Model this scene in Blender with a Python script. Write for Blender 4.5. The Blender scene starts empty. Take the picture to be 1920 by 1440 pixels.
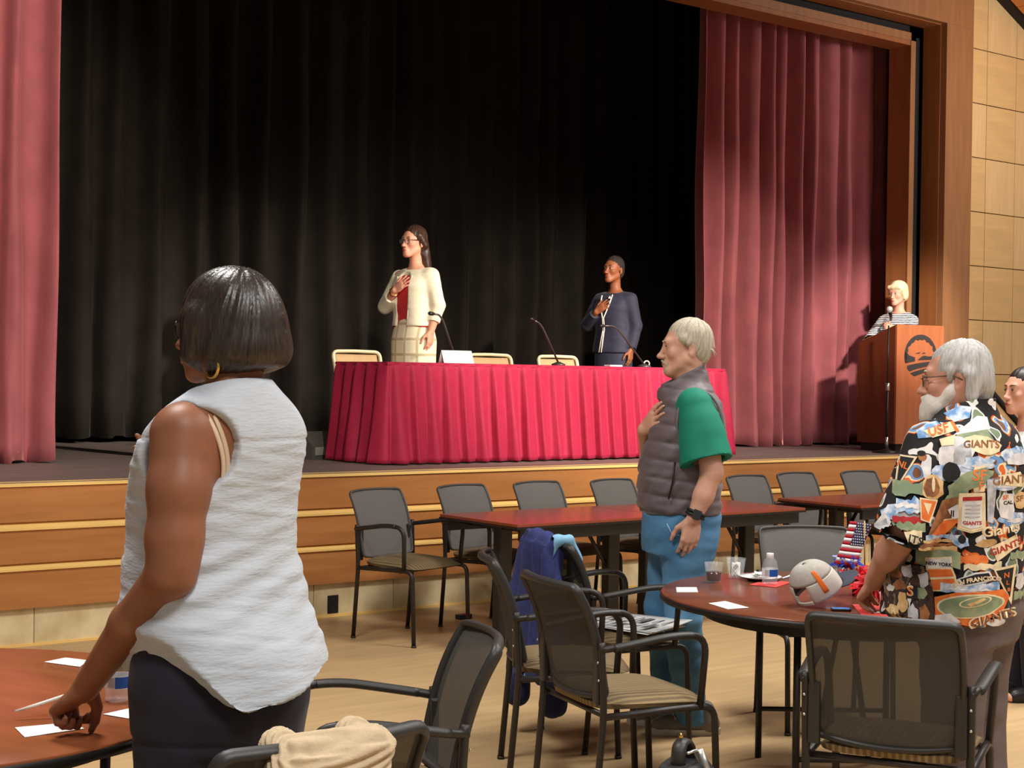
import bpy, bmesh, math, random
import numpy as np
from math import pi, sin, cos, radians
from mathutils import Vector, Matrix
from mathutils.bvhtree import BVHTree

random.seed(7)
SCN = bpy.context.scene
COL = SCN.collection

# ------------------------------------------------------------------ camera
HEAD = math.atan2(2900.0, 3740.0)           # heading, measured from the stage normal (+Y) towards +X
PITCH, ROLL = 16 / 2900.0, 0.0155
f0 = Vector((sin(HEAD), cos(HEAD), 0)); r0 = Vector((cos(HEAD), -sin(HEAD), 0)); zz = Vector((0, 0, 1))
fw = f0 * cos(PITCH) - zz * sin(PITCH); uw = zz * cos(PITCH) + f0 * sin(PITCH)
rr = r0 * cos(ROLL) + uw * sin(ROLL); uu = uw * cos(ROLL) - r0 * sin(ROLL)
cd = bpy.data.cameras.new('camera'); cam = bpy.data.objects.new('camera', cd); COL.objects.link(cam)
cam.matrix_world = Matrix(((rr.x, uu.x, -fw.x, 0), (rr.y, uu.y, -fw.y, 0), (rr.z, uu.z, -fw.z, 1.55), (0, 0, 0, 1)))
cd.sensor_fit = 'HORIZONTAL'; cd.sensor_width = 36.0; cd.lens = 2900 / 1920 * 36.0
cd.clip_start = 0.05; cd.clip_end = 100
SCN.camera = cam

# ------------------------------------------------------------------ light and exposure
vs = SCN.view_settings
vs.view_transform = 'Standard'; vs.look = 'None'; vs.exposure = 0.0; vs.gamma = 1.0
vs.use_curve_mapping = False
wd = bpy.data.worlds.new('world'); SCN.world = wd; wd.use_nodes = True
wd.node_tree.nodes['Background'].inputs[0].default_value = (1.0, 0.965, 0.92, 1)
wd.node_tree.nodes['Background'].inputs[1].default_value = 0.27

def lamp(name, kind, loc, target, power, color=(1, 0.975, 0.94), **kw):
    d = bpy.data.lights.new(name, kind); d.energy = power; d.color = color
    for k, v in kw.items(): setattr(d, k, v)
    o = bpy.data.objects.new(name, d); COL.objects.link(o); o.location = loc
    o.rotation_euler = (Vector(target) - Vector(loc)).to_track_quat('-Z', 'Y').to_euler()
    return o

# ceiling lamps of the hall (large soft discs), an added wall washer and the stage spotlights
for k, (x, y, z, p) in enumerate([(1.0, 0.2, 4.6, 138), (4.8, 1.2, 4.9, 138), (1.6, 4.6, 4.7, 128), (6.4, 4.4, 5.0, 146), (10.2, 4.4, 4.8, 175)]):
    lamp('area_lamp', 'AREA', (x, y, z), (x, y, 0), p, shape='DISK', size=1.3, spread=radians(145))
lamp('area_lamp', 'AREA', (12.4, 6.6, 4.6), (13.2, 9.3, 3.0), 75, shape='DISK', size=0.8)  # added wall washer, an unseen lamp that brightens the right wall panels
lamp('stage_spotlight', 'SPOT', (9.3, 1.6, 5.0), (7.6, 9.7, 1.9), 4400, (1, 0.94, 0.84), spot_size=radians(25), spot_blend=0.75, shadow_soft_size=0.12)
lamp('stage_spotlight', 'SPOT', (3.2, 2.4, 5.0), (7.2, 9.8, 1.9), 1300, (1, 0.92, 0.82), spot_size=radians(34), spot_blend=0.8, shadow_soft_size=0.12)
lamp('stage_spotlight', 'SPOT', (7.2, 2.0, 5.0), (9.75, 10.1, 1.9), 3000, (1, 0.91, 0.80), spot_size=radians(25), spot_blend=0.85, shadow_soft_size=0.12)
lamp('stage_spotlight', 'SPOT', (4.0, 2.2, 4.9), (3.3, 10.0, 2.8), 2700, (1, 0.90, 0.80), spot_size=radians(40), spot_blend=0.7, shadow_soft_size=0.15)
lamp('stage_spotlight', 'SPOT', (7.6, 2.0, 5.0), (11.85, 9.35, 2.1), 5200, (1, 0.93, 0.84), spot_size=radians(12), spot_blend=0.7, shadow_soft_size=0.2)

# ------------------------------------------------------------------ materials
MATS = {}
def lin(c):
    return tuple(((v / 255.0) / 12.92 if v / 255.0 <= 0.04045 else ((v / 255.0 + 0.055) / 1.055) ** 2.4) for v in c) + (1.0,)

def mat(name, col, rough=0.6, metal=0.0, var=0.0, scale=8.0, stretch=(1, 1, 1), bump=0.0, bscale=None, spec=0.5,
        col2=None, sheen=0.0, alpha=1.0, trans=0.0, coat=0.0, detail=4.0, ior=1.45, contrast=(0.3, 0.7), sheen_tint=(1, 1, 1, 1)):
    if name in MATS: return MATS[name]
    m = bpy.data.materials.new(name); m.use_nodes = True; nt = m.node_tree; N = nt.nodes; L = nt.links
    b = N['Principled BSDF']
    b.inputs['Roughness'].default_value = rough; b.inputs['Metallic'].default_value = metal
    b.inputs['Specular IOR Level'].default_value = spec; b.inputs['IOR'].default_value = ior
    b.inputs['Sheen Weight'].default_value = sheen; b.inputs['Sheen Tint'].default_value = sheen_tint
    b.inputs['Sheen Roughness'].default_value = 0.35
    b.inputs['Alpha'].default_value = alpha; b.inputs['Transmission Weight'].default_value = trans
    b.inputs['Coat Weight'].default_value = coat; b.inputs['Coat Roughness'].default_value = 0.15
    c = col if len(col) == 4 else lin(col)
    b.inputs['Base Color'].default_value = c
    if var > 0 or col2 or bump > 0:
        tc = N.new('ShaderNodeTexCoord'); mp = N.new('ShaderNodeMapping'); L.new(tc.outputs['Object'], mp.inputs[0])
        mp.inputs['Scale'].default_value = stretch
        nz = N.new('ShaderNodeTexNoise'); nz.inputs['Scale'].default_value = scale; nz.inputs['Detail'].default_value = detail
        L.new(mp.outputs[0], nz.inputs['Vector'])
        if var > 0 or col2:
            rp = N.new('ShaderNodeValToRGB'); L.new(nz.outputs[0], rp.inputs[0])
            rp.color_ramp.elements[0].position = contrast[0]; rp.color_ramp.elements[1].position = contrast[1]
            if col2: a, z = c, (col2 if len(col2) == 4 else lin(col2))
            else:
                a = tuple(max(0, v * (1 - var)) for v in c[:3]) + (1,); z = tuple(min(1, v * (1 + var)) for v in c[:3]) + (1,)
            rp.color_ramp.elements[0].color = a; rp.color_ramp.elements[1].color = z
            L.new(rp.outputs[0], b.inputs['Base Color'])
        if bump > 0:
            n2 = nz
            if bscale:
                n2 = N.new('ShaderNodeTexNoise'); n2.inputs['Scale'].default_value = bscale; n2.inputs['Detail'].default_value = 3
                L.new(mp.outputs[0], n2.inputs['Vector'])
            bp = N.new('ShaderNodeBump'); bp.inputs['Strength'].default_value = bump; bp.inputs['Distance'].default_value = 0.004
            L.new(n2.outputs[0], bp.inputs['Height']); L.new(bp.outputs[0], b.inputs['Normal'])
    MATS[name] = m
    return m

def stripes(name, col, col2, axis, freq, rough=0.7, sharp=(0.45, 0.55), noise=0.6, var_scale=30.0):
    m = mat(name, col, rough, var=0.01, scale=var_scale, bump=0.15, bscale=220)
    nt = m.node_tree; N = nt.nodes; L = nt.links; b = N['Principled BSDF']
    tc = N.new('ShaderNodeTexCoord'); wv = N.new('ShaderNodeTexWave'); wv.bands_direction = axis
    wv.inputs['Scale'].default_value = freq; wv.inputs['Distortion'].default_value = noise; wv.inputs['Detail Scale'].default_value = 2.0
    L.new(tc.outputs['Object'], wv.inputs['Vector'])
    rp = N.new('ShaderNodeValToRGB'); L.new(wv.outputs[0], rp.inputs[0])
    rp.color_ramp.elements[0].position = sharp[0]; rp.color_ramp.elements[1].position = sharp[1]
    rp.color_ramp.elements[0].color = lin(col); rp.color_ramp.elements[1].color = lin(col2)
    L.new(rp.outputs[0], b.inputs['Base Color'])
    return m

# ------------------------------------------------------------------ mesh helpers
class MB:
    """collects shapes; build() links them as ONE mesh object"""
    def __init__(s): s.v = []; s.f = []; s.m = []; s.sm = []
    def add(s, verts, faces, mi=0, smooth=False):
        o = len(s.v); s.v.extend([tuple(p) for p in verts])
        for f in faces: s.f.append(tuple(i + o for i in f)); s.m.append(mi); s.sm.append(smooth)
        return s
    def box(s, x0, x1, y0, y1, z0, z1, mi=0, bev=0.0):
        if bev <= 0:
            v = [(x, y, z) for x in (x0, x1) for y in (y0, y1) for z in (z0, z1)]
            return s.add(v, [(0, 1, 3, 2), (4, 6, 7, 5), (0, 4, 5, 1), (2, 3, 7, 6), (0, 2, 6, 4), (1, 5, 7, 3)], mi)
        bm = bmesh.new(); bmesh.ops.create_cube(bm, size=1.0)
        for w in bm.verts: w.co = ((x0 + x1) / 2 + w.co.x * (x1 - x0), (y0 + y1) / 2 + w.co.y * (y1 - y0), (z0 + z1) / 2 + w.co.z * (z1 - z0))
        bmesh.ops.bevel(bm, geom=bm.edges[:], offset=bev, segments=2, affect='EDGES', profile=0.5)
        return s.bm(bm, mi)
    def bm(s, bm, mi=0, smooth=False):
        bm.verts.index_update()
        s.add([v.co[:] for v in bm.verts], [[v.index for v in f.verts] for f in bm.faces], mi, smooth); bm.free(); return s
    def tube(s, pts, r, n=8, mi=0, cap=True, flat=None):
        P = [Vector(p) for p in pts]; rad = r if hasattr(r, '__len__') else [r] * len(P)
        vs_, fs = [], []; up = None
        for i, p in enumerate(P):
            t = (P[min(i + 1, len(P) - 1)] - P[max(i - 1, 0)]).normalized()
            if up is None:
                up = Vector((0, 0, 1)) if abs(t.z) < 0.9 else Vector((1, 0, 0))
            a = t.cross(up); a = a.normalized() if a.length > 1e-6 else t.orthogonal().normalized()
            b = a.cross(t).normalized(); up = b
            for k in range(n):
                an = 2 * pi * k / n
                ca, sa = cos(an), sin(an)
                if flat: ca *= flat[0]; sa *= flat[1]
                vs_.append(p + (a * ca + b * sa) * rad[i])
        for i in range(len(P) - 1):
            for k in range(n):
                k2 = (k + 1) % n
                fs.append((i * n + k, i * n + k2, (i + 1) * n + k2, (i + 1) * n + k))
        if cap:
            fs.append(tuple(range(n - 1, -1, -1))); fs.append(tuple((len(P) - 1) * n + k for k in range(n)))
        return s.add(vs_, fs, mi, True)
    def lathe(s, prof, c=(0, 0, 0), n=24, mi=0, sc=(1, 1), cap=True):
        vs_, fs = [], []
        for (r, z) in prof:
            for k in range(n): vs_.append((c[0] + r * cos(2 * pi * k / n) * sc[0], c[1] + r * sin(2 * pi * k / n) * sc[1], c[2] + z))
        for i in range(len(prof) - 1):
            for k in range(n):
                k2 = (k + 1) % n; fs.append((i * n + k, i * n + k2, (i + 1) * n + k2, (i + 1) * n + k))
        if cap:
            if prof[0][0] > 1e-4: fs.append(tuple(range(n - 1, -1, -1)))
            if prof[-1][0] > 1e-4: fs.append(tuple((len(prof) - 1) * n + k for k in range(n)))
        return s.add(vs_, fs, mi, True)
    def grid(s, fn, nu, nv, mi=0, smooth=True, thick=0.0):
        """fn(i/nu, j/nv) -> point; thick>0 gives the sheet a back"""
        vs_ = [Vector(fn(i / nu, j / nv)) for j in range(nv + 1) for i in range(nu + 1)]
        fs = [(j * (nu + 1) + i, j * (nu + 1) + i + 1, (j + 1) * (nu + 1) + i + 1, (j + 1) * (nu + 1) + i) for j in range(nv) for i in range(nu)]
        if thick > 0:
            nrm = [Vector((0, 0, 0)) for _ in vs_]
            for f in fs:
                q = (vs_[f[2]] - vs_[f[0]]).cross(vs_[f[3]] - vs_[f[1]])
                for i in f: nrm[i] += q
            o = len(vs_); back = [p - n_.normalized() * thick for p, n_ in zip(vs_, nrm)]
            vs_ = vs_ + back; fs2 = [tuple(i + o for i in reversed(f)) for f in fs]
            W = nu + 1; ring = list(range(0, W)) + [j * W + nu for j in range(1, nv + 1)] + [nv * W + i for i in range(nu - 1, -1, -1)] + [j * W for j in range(nv - 1, 0, -1)]
            side = [(ring[(k + 1) % len(ring)], ring[k], ring[k] + o, ring[(k + 1) % len(ring)] + o) for k in range(len(ring))]
            fs = fs + fs2 + side
        return s.add(vs_, fs, mi, smooth)
    def prism(s, poly, axis, a, b, mi=0):
        """2-D polygon extruded along axis from a to b"""
        n = len(poly)
        def P(p, t): return (t, p[0], p[1]) if axis == 'x' else ((p[0], t, p[1]) if axis == 'y' else (p[0], p[1], t))
        v = [P(p, a) for p in poly] + [P(p, b) for p in poly]
        fs = [tuple(range(n - 1, -1, -1)), tuple(range(n, 2 * n))] + [(i, (i + 1) % n, n + (i + 1) % n, n + i) for i in range(n)]
        return s.add(v, fs, mi)
    def build(s, name, m, parent=None, loc=None, rz=0.0, fix=True):
        me = bpy.data.meshes.new(name); me.from_pydata(s.v, [], s.f)
        for k in (m if isinstance(m, (list, tuple)) else [m]): me.materials.append(k)
        me.polygons.foreach_set('material_index', s.m); me.polygons.foreach_set('use_smooth', s.sm)
        if fix:
            b = bmesh.new(); b.from_mesh(me); bmesh.ops.recalc_face_normals(b, faces=b.faces[:]); b.to_mesh(me); b.free()
        me.update()
        o = bpy.data.objects.new(name, me); COL.objects.link(o)
        if loc: o.location = loc
        o.rotation_euler.z = rz
        if parent: o.parent = parent
        return o

def thing(name, label, cat, loc=(0, 0, 0), rz=0.0, group=None):
    o = bpy.data.objects.new(name, None); COL.objects.link(o); o.empty_display_size = 0.1
    o.location = loc; o.rotation_euler.z = rz
    return tag(o, label, cat, group)
def tag(o, label, cat, group=None):
    o['label'] = label; o['category'] = cat
    if group: o['group'] = group
    return o
def struct(o): o['kind'] = 'structure'; return o
def copy_tree(o, parent=None):
    c = o.copy(); COL.objects.link(c)
    if parent: c.parent = parent
    for ch in list(o.children): copy_tree(ch, c)
    return c
def rot(p, a): return (p[0] * cos(a) - p[1] * sin(a), p[0] * sin(a) + p[1] * cos(a))
def yaw_of(fx, fy): return math.atan2(fx, -fy)      # turns local -Y into (fx, fy)
def arc(c, r, a0, a1, n, plane):
    """points on an arc; plane gives the two axes"""
    u, v = Vector(plane[0]), Vector(plane[1])
    return [Vector(c) + u * r * cos(a0 + (a1 - a0) * i / n) + v * r * sin(a0 + (a1 - a0) * i / n) for i in range(n + 1)]
def rounded(pts, r, n=5):
    """polyline with rounded corners"""
    P = [Vector(p) for p in pts]; out = [P[0]]
    for i in range(1, len(P) - 1):
        a, b, c = P[i - 1], P[i], P[i + 1]
        d1 = min(r, (a - b).length * 0.49); d2 = min(r, (c - b).length * 0.49)
        p0 = b + (a - b).normalized() * d1; p2 = b + (c - b).normalized() * d2
        for k in range(n + 1):
            t = k / n; out.append(p0 * (1 - t) ** 2 + b * 2 * t * (1 - t) + p2 * t * t)
    out.append(P[-1]); return out
def text_mesh(body, size, align='CENTER', extrude=0.0, bold=0.0):
    cu = bpy.data.curves.new('lettering', 'FONT'); cu.body = body; cu.size = size; cu.align_x = align; cu.align_y = 'CENTER'
    cu.extrude = extrude; cu.offset = bold; cu.resolution_u = 3
    o = bpy.data.objects.new('lettering', cu); COL.objects.link(o)
    dg = bpy.context.evaluated_depsgraph_get(); dg.update()
    me = o.evaluated_get(dg).to_mesh()
    v = [w.co.copy() for w in me.vertices]; f = [tuple(p.vertices) for p in me.polygons]
    o.evaluated_get(dg).to_mesh_clear(); bpy.data.objects.remove(o); bpy.data.curves.remove(cu)
    return v, f

# ------------------------------------------------------------------ organic modelling: smooth unions on a grid, meshed by surface nets
def V3(*a): return np.array(a, float)
def unit(v): v = np.array(v, float); return v / np.linalg.norm(v)
class Field:
    def __init__(s, lo, hi, h):
        s.lo = np.array(lo, float); s.h = h
        s.n = np.ceil((np.array(hi, float) - s.lo) / h).astype(int) + 1
        s.f = np.full(s.n, 0.5, np.float32)
        s.ax = [(s.lo[i] + h * np.arange(s.n[i])).astype(np.float32) for i in range(3)]
    def _do(s, lo, hi, fn, k, op):
        m = k + 3 * s.h; sl = []
        for i in range(3):
            a = int(max(0, math.floor((lo[i] - m - s.lo[i]) / s.h))); b = int(min(s.n[i], math.ceil((hi[i] + m - s.lo[i]) / s.h) + 1))
            if b <= a: return s
            sl.append(slice(a, b))
        sl = tuple(sl)
        d = fn(s.ax[0][sl[0]][:, None, None], s.ax[1][sl[1]][None, :, None], s.ax[2][sl[2]][None, None, :])
        a = s.f[sl]
        if op == 'add':
            h = np.maximum(k - np.abs(a - d), 0) / k; s.f[sl] = np.minimum(a, d) - h * h * k * 0.25
        else:
            d = -d; h = np.maximum(k - np.abs(a - d), 0) / k; s.f[sl] = np.maximum(a, d) + h * h * k * 0.25
        return s
    def cap(s, a, b, ra, rb=None, k=0.02, op='add'):
        rb = ra if rb is None else rb; a = np.array(a, float); b = np.array(b, float); ba = b - a; L2 = max(float(ba @ ba), 1e-9)
        R = max(ra, rb)
        def fn(X, Y, Z):
            x, y, z = X - a[0], Y - a[1], Z - a[2]
            t = np.clip((x * ba[0] + y * ba[1] + z * ba[2]) / L2, 0, 1)
            return np.sqrt((x - t * ba[0]) ** 2 + (y - t * ba[1]) ** 2 + (z - t * ba[2]) ** 2) - (ra + (rb - ra) * t)
        return s._do(np.minimum(a, b) - R, np.maximum(a, b) + R, fn, k, op)
    def chain(s, pts, rads, k=0.02):
        for i in range(len(pts) - 1): s.cap(pts[i], pts[i + 1], rads[i], rads[i + 1], k)
        return s
    def ell(s, c, r, k=0.02, R=None, op='add'):
        c = np.array(c, float); r = np.array(r, float); R_ = np.eye(3) if R is None else np.array(R)
        ext = np.sqrt((R_ ** 2) @ (r ** 2))
        def fn(X, Y, Z):
            x, y, z = X - c[0], Y - c[1], Z - c[2]
            if R is not None:
                x, y, z = (R_[0, 0] * x + R_[1, 0] * y + R_[2, 0] * z, R_[0, 1] * x + R_[1, 1] * y + R_[2, 1] * z, R_[0, 2] * x + R_[1, 2] * y + R_[2, 2] * z)
            k0 = np.sqrt((x / r[0]) ** 2 + (y / r[1]) ** 2 + (z / r[2]) ** 2)
            k1 = np.sqrt((x / r[0] ** 2) ** 2 + (y / r[1] ** 2) ** 2 + (z / r[2] ** 2) ** 2) + 1e-9
            return k0 * (k0 - 1) / k1
        return s._do(c - ext, c + ext, fn, k, op)
    def loft(s, secs, k=0.03, n=2.4, m=0.0, op='add'):
        """secs: (z, cx, cy, half width, depth to the front, depth to the back); m grows every section"""
        S = np.array(sorted(secs), float); zf = np.linspace(S[0, 0], S[-1, 0], 120)
        cols = []
        for c in range(1, 6):
            w = np.interp(zf, S[:, 0], S[:, c]); kk = np.hanning(13); kk /= kk.sum()
            cols.append(np.convolve(np.pad(w, 6, mode='reflect', reflect_type='odd'), kk, 'valid'))
        cx, cy, a, bf, bb = cols; a = a + m; bf = bf + m; bb = bb + m
        lo = (float((cx - a).min()), float((cy - bf).min()), zf[0]); hi = (float((cx + a).max()), float((cy + bb).max()), zf[-1])
        def fn(X, Y, Z):
            z = Z.ravel(); g = lambda q: np.interp(z, zf, q).astype(np.float32)[None, None, :]
            x = (X - g(cx)); y = Y - g(cy); A = g(a); B = np.where(y < 0, g(bf), g(bb))
            q = (np.abs(x / A) ** n + np.abs(y / B) ** n) ** (1 / n)
            d = (q - 1) * np.minimum(A, B) * 0.9
            return np.maximum(d, np.maximum(Z - zf[-1], zf[0] - Z))
        return s._do(lo, hi, fn, k, op)
    def cut(s, fn, k=0.006):
        """keep where fn(X,Y,Z) <= 0"""
        d = fn(s.ax[0][:, None, None], s.ax[1][None, :, None], s.ax[2][None, None, :]); h = np.maximum(k - np.abs(s.f - d), 0) / k
        s.f = (np.maximum(s.f, d) + h * h * k * 0.25).astype(np.float32); return s
    def merge(s, o, k=0.01):
        h = np.maximum(k - np.abs(s.f - o.f), 0) / k; s.f = (np.minimum(s.f, o.f) - h * h * k * 0.25).astype(np.float32); return s
    def like(s): return Field(s.lo, s.lo + s.h * (s.n - 1.4), s.h)
    def ripple(s, fn):
        s.f = (s.f + fn(s.ax[0][:, None, None], s.ax[1][None, :, None], s.ax[2][None, None, :])).astype(np.float32); return s
    def nets(s):
        f = s.f; neg = f < 0; A = None; B = None
        for i in (0, 1):
            for j in (0, 1):
                for k in (0, 1):
                    q = neg[i:neg.shape[0] - 1 + i, j:neg.shape[1] - 1 + j, k:neg.shape[2] - 1 + k]
                    A = q.copy() if A is None else (A | q); B = q.copy() if B is None else (B & q)
        act = A & ~B; idx = np.argwhere(act)
        off = np.array([(i, j, k) for i in (0, 1) for j in (0, 1) for k in (0, 1)])
        val = np.stack([f[idx[:, 0] + o[0], idx[:, 1] + o[1], idx[:, 2] + o[2]] for o in off], 1)
        pos = np.zeros((len(idx), 3)); cnt = np.zeros(len(idx))
        for a in range(8):
            for b in range(a + 1, 8):
                if np.abs(off[a] - off[b]).sum() != 1: continue
                va, vb = val[:, a], val[:, b]; mk = (va < 0) != (vb < 0)
                t = va[mk] / (va[mk] - vb[mk]); pos[mk] += off[a] + (off[b] - off[a]) * t[:, None]; cnt[mk] += 1
        verts = s.lo + s.h * (idx + pos / cnt[:, None])
        cid = np.full(act.shape, -1, np.int32); cid[idx[:, 0], idx[:, 1], idx[:, 2]] = np.arange(len(idx))
        quads = []
        for ax in range(3):
            u, v = (ax + 1) % 3, (ax + 2) % 3
            n0 = [slice(None)] * 3; n1 = [slice(None)] * 3; n0[ax] = slice(0, -1); n1[ax] = slice(1, None)
            ch = neg[tuple(n0)] != neg[tuple(n1)]; e = np.argwhere(ch)
            ok = (e[:, u] >= 1) & (e[:, v] >= 1) & (e[:, u] < act.shape[u]) & (e[:, v] < act.shape[v]); e = e[ok]
            def g(du, dv):
                q = e.copy(); q[:, u] += du; q[:, v] += dv; return cid[q[:, 0], q[:, 1], q[:, 2]]
            Q = np.stack([g(-1, -1), g(0, -1), g(0, 0), g(-1, 0)], 1)
            inside = neg[e[:, 0], e[:, 1], e[:, 2]]; Q[~inside] = Q[~inside][:, ::-1]; quads.append(Q)
        q = np.concatenate(quads); q = q[(q >= 0).all(1)]
        return verts, q

def vnormals(v, q):
    n = np.cross(v[q[:, 2]] - v[q[:, 0]], v[q[:, 3]] - v[q[:, 1]]); out = np.zeros_like(v)
    for c in range(4): np.add.at(out, q[:, c], n)
    return out / (np.linalg.norm(out, axis=1, keepdims=True) + 1e-12)
def snoise(p, freq, seed=0):
    """cheap smooth noise in -1..1 at points p (N,3); freq may be a triple"""
    rs = np.random.RandomState(seed); fr = np.array(freq) * np.ones(3); q = p * fr; s_ = np.zeros(len(p))
    for i in range(5):
        d = rs.normal(size=3); d /= np.linalg.norm(d); ph = rs.uniform(0, 6.28, 3)
        w = 1.3 * np.sin(q @ rs.normal(size=3) * 0.6 + ph[0]) + 0.9 * np.sin(q @ rs.normal(size=3) * 0.5 + ph[1])
        s_ += np.sin(q @ d * (0.8 + 0.35 * i) + w + ph[2])
    return s_ / 3.2
def sculpt(F, name, mats, parent, disp=None, paint=None, smooth=1):
    v, q = F.nets() if isinstance(F, Field) else F
    for _ in range(smooth):                        # one light relaxing pass
        a = np.zeros_like(v); c = np.zeros(len(v))
        for i in range(4):
            j = (i + 1) % 4; np.add.at(a, q[:, i], v[q[:, j]]); np.add.at(c, q[:, i], 1); np.add.at(a, q[:, j], v[q[:, i]]); np.add.at(c, q[:, j], 1)
        v = v * 0.55 + 0.45 * a / c[:, None]
    if disp is not None: v = v + vnormals(v, q) * disp(v)[:, None]
    me = bpy.data.meshes.new(name); me.vertices.add(len(v)); me.vertices.foreach_set('co', v.astype(np.float32).ravel())
    me.loops.add(q.size); me.loops.foreach_set('vertex_index', q.astype(np.int32).ravel())
    me.polygons.add(len(q)); me.polygons.foreach_set('loop_start', np.arange(0, q.size, 4, dtype=np.int32))
    try: me.polygons.foreach_set('loop_total', np.full(len(q), 4, np.int32))
    except Exception: pass
    for k in (mats if isinstance(mats, (list, tuple)) else [mats]): me.materials.append(k)
    me.polygons.foreach_set('use_smooth', np.ones(len(q), bool))
    if paint is not None: me.polygons.foreach_set('material_index', paint(v[q].mean(1)).astype(np.int32))
    me.update(calc_edges=True); me.validate()
    o = bpy.data.objects.new(name, me); COL.objects.link(o)
    if parent: o.parent = parent
    return o, v, q
# ------------------------------------------------------------------ materials of the place
M_floor = mat('pale_floorboards', (192, 160, 116), 0.42, var=0.10, scale=3.0, stretch=(0.55, 6.0, 1), bump=0.03, spec=0.35, detail=6)
M_riser = mat('honey_cherry_veneer', (174, 110, 58), 0.38, scale=2.4, stretch=(0.7, 1, 9), col2=(194, 132, 76), detail=8, contrast=(0.25, 0.75))
M_strip = mat('pale_maple_edge', (252, 205, 122), 0.4, var=0.08, scale=5, stretch=(0.5, 1, 4))
M_stone = mat('cream_stone', (200, 176, 128), 0.45, scale=5.0, col2=(234, 216, 172), detail=8, bump=0.05, contrast=(0.35, 0.65))
M_deck = mat('dark_stage_boards', (124, 108, 101), 0.55, var=0.22, scale=2.2, stretch=(0.5, 5, 1), detail=6, spec=0.3)
M_frame = mat('brown_oak_frame', (150, 102, 64), 0.5, var=0.13, scale=3.0, stretch=(6, 6, 0.6), detail=7)
M_frame2 = mat('red_brown_oak_reveal', (150, 92, 50), 0.5, var=0.13, scale=3.0, stretch=(6, 6, 0.6), detail=7)
M_panelA = mat('oak_panel', (212, 172, 116), 0.5, var=0.08, scale=3.0, stretch=(0.6, 3, 7), detail=7)
M_panelB = mat('oak_panel_upright_grain', (216, 178, 126), 0.5, var=0.07, scale=3.0, stretch=(7, 3, 0.6), detail=7)
M_dark = mat('dark_recess', (26, 20, 17), 0.8)
M_black = mat('stage_black', (20, 18, 17), 0.95, spec=0.1)
M_slat = mat('orange_pine_slat', (190, 116, 56), 0.5, var=0.12, scale=3, stretch=(8, 0.6, 8))
M_velvet = mat('rose_velvet', (158, 88, 92), 0.85, var=0.16, scale=5, stretch=(1, 1, 0.6), sheen=0.8, sheen_tint=lin((255, 180, 170)), detail=8, bump=0.05, spec=0.15)
M_drape = mat('black_drape', (45, 39, 34), 0.95, var=0.15, scale=4, spec=0.08, sheen=0.05)
M_skirt = mat('crimson_skirt', (170, 38, 66), 0.62, var=0.06, scale=18, sheen=0.15, sheen_tint=lin((255, 130, 150)), detail=6, bump=0.06, spec=0.25)

# ------------------------------------------------------------------ floor, stage, proscenium
b = MB(); b.add([(-6, -3, 0), (20, -3, 0), (20, 14, 0), (-6, 14, 0)], [(0, 1, 2, 3)]); struct(b.build('floor', M_floor))

SY, SZ = 8.42, 0.915
stage = struct(MB().box(-4, 12.05, SY + 0.05, 13.4, 0.0, SZ - 0.03).build('stage', M_dark))
MB().box(-4, 12.05, SY + 0.012, 13.4, SZ - 0.03, SZ).build('deck', M_deck, stage)
for z0, z1, y in [(0.695, SZ - 0.022, 0.0), (0.465, 0.65, 0.0), (0.215, 0.425, 0.0)]:      # three veneered rows
    MB().box(-4, 12.05, SY + y, SY + 0.06, z0, z1).build('riser_panel', M_riser, stage)
for z0, z1 in [(SZ - 0.022, SZ + 0.002), (0.65, 0.695), (0.425, 0.465)]:                     # pale edge strips with a sloping upper face
    MB().prism([(SY + 0.06, z0), (SY - 0.012, z0), (SY - 0.012, z0 + 0.3 * (z1 - z0)), (SY + 0.03, z1), (SY + 0.06, z1)], 'x', -4, 12.05).build('edge_strip', M_strip, stage)
x = -4.0; tile_me = None
while x < 12.0:                                                                             # stone plinth, tile by tile
    t = MB().box(0.002, 0.598, 0, 0.02, 0.012, 0.213, bev=0.002).build('stone_tile', M_stone, stage, (x, SY + 0.035, 0)) if tile_me is None else bpy.data.objects.new('stone_tile', tile_me)
    if tile_me is None: tile_me = t.data
    else: COL.objects.link(t); t.parent = stage; t.location = (x, SY + 0.035 + random.uniform(-.002, .002), 0)
    x += 0.6
MB().box(-4, 12.05, SY + 0.018, SY + 0.05, 0, 0.014).build('base_trim', M_strip, stage)
MB().box(5.10, 5.18, SY + 0.028, SY + 0.04, 0.02, 0.135, bev=0.004).build('floor_socket', M_dark, stage)

WY = 9.30
wall = struct(MB().box(12.88, 17, WY + 0.02, WY + 0.12, 0, 8).box(-6, 1.8, WY + 0.02, WY + 0.12, 0, 8).box(1.8, 12.88, WY + 0.08, WY + 0.14, 5.4, 8.6).build('wall_back', M_dark))
cols = [(12.875, 13.13)] + [(13.13 + .49 * i, 13.62 + .49 * i) for i in range(7)]
pm = {}
for r_ in range(12):
    z0 = 0.03 + 0.535 * r_
    for ci, (x0, x1) in enumerate(cols):
        key = (round(x1 - x0, 2), random.random() < 0.5)
        if key not in pm:
            o = MB().box(0.004, x1 - x0 - 0.004, 0, 0.02, 0.004, 0.531, bev=0.002).build('wood_panel', M_panelB if key[1] else M_panelA, wall); pm[key] = o.data
        else:
            o = bpy.data.objects.new('wood_panel', pm[key]); COL.objects.link(o); o.parent = wall
        o.location = (x0, WY, z0)
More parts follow.
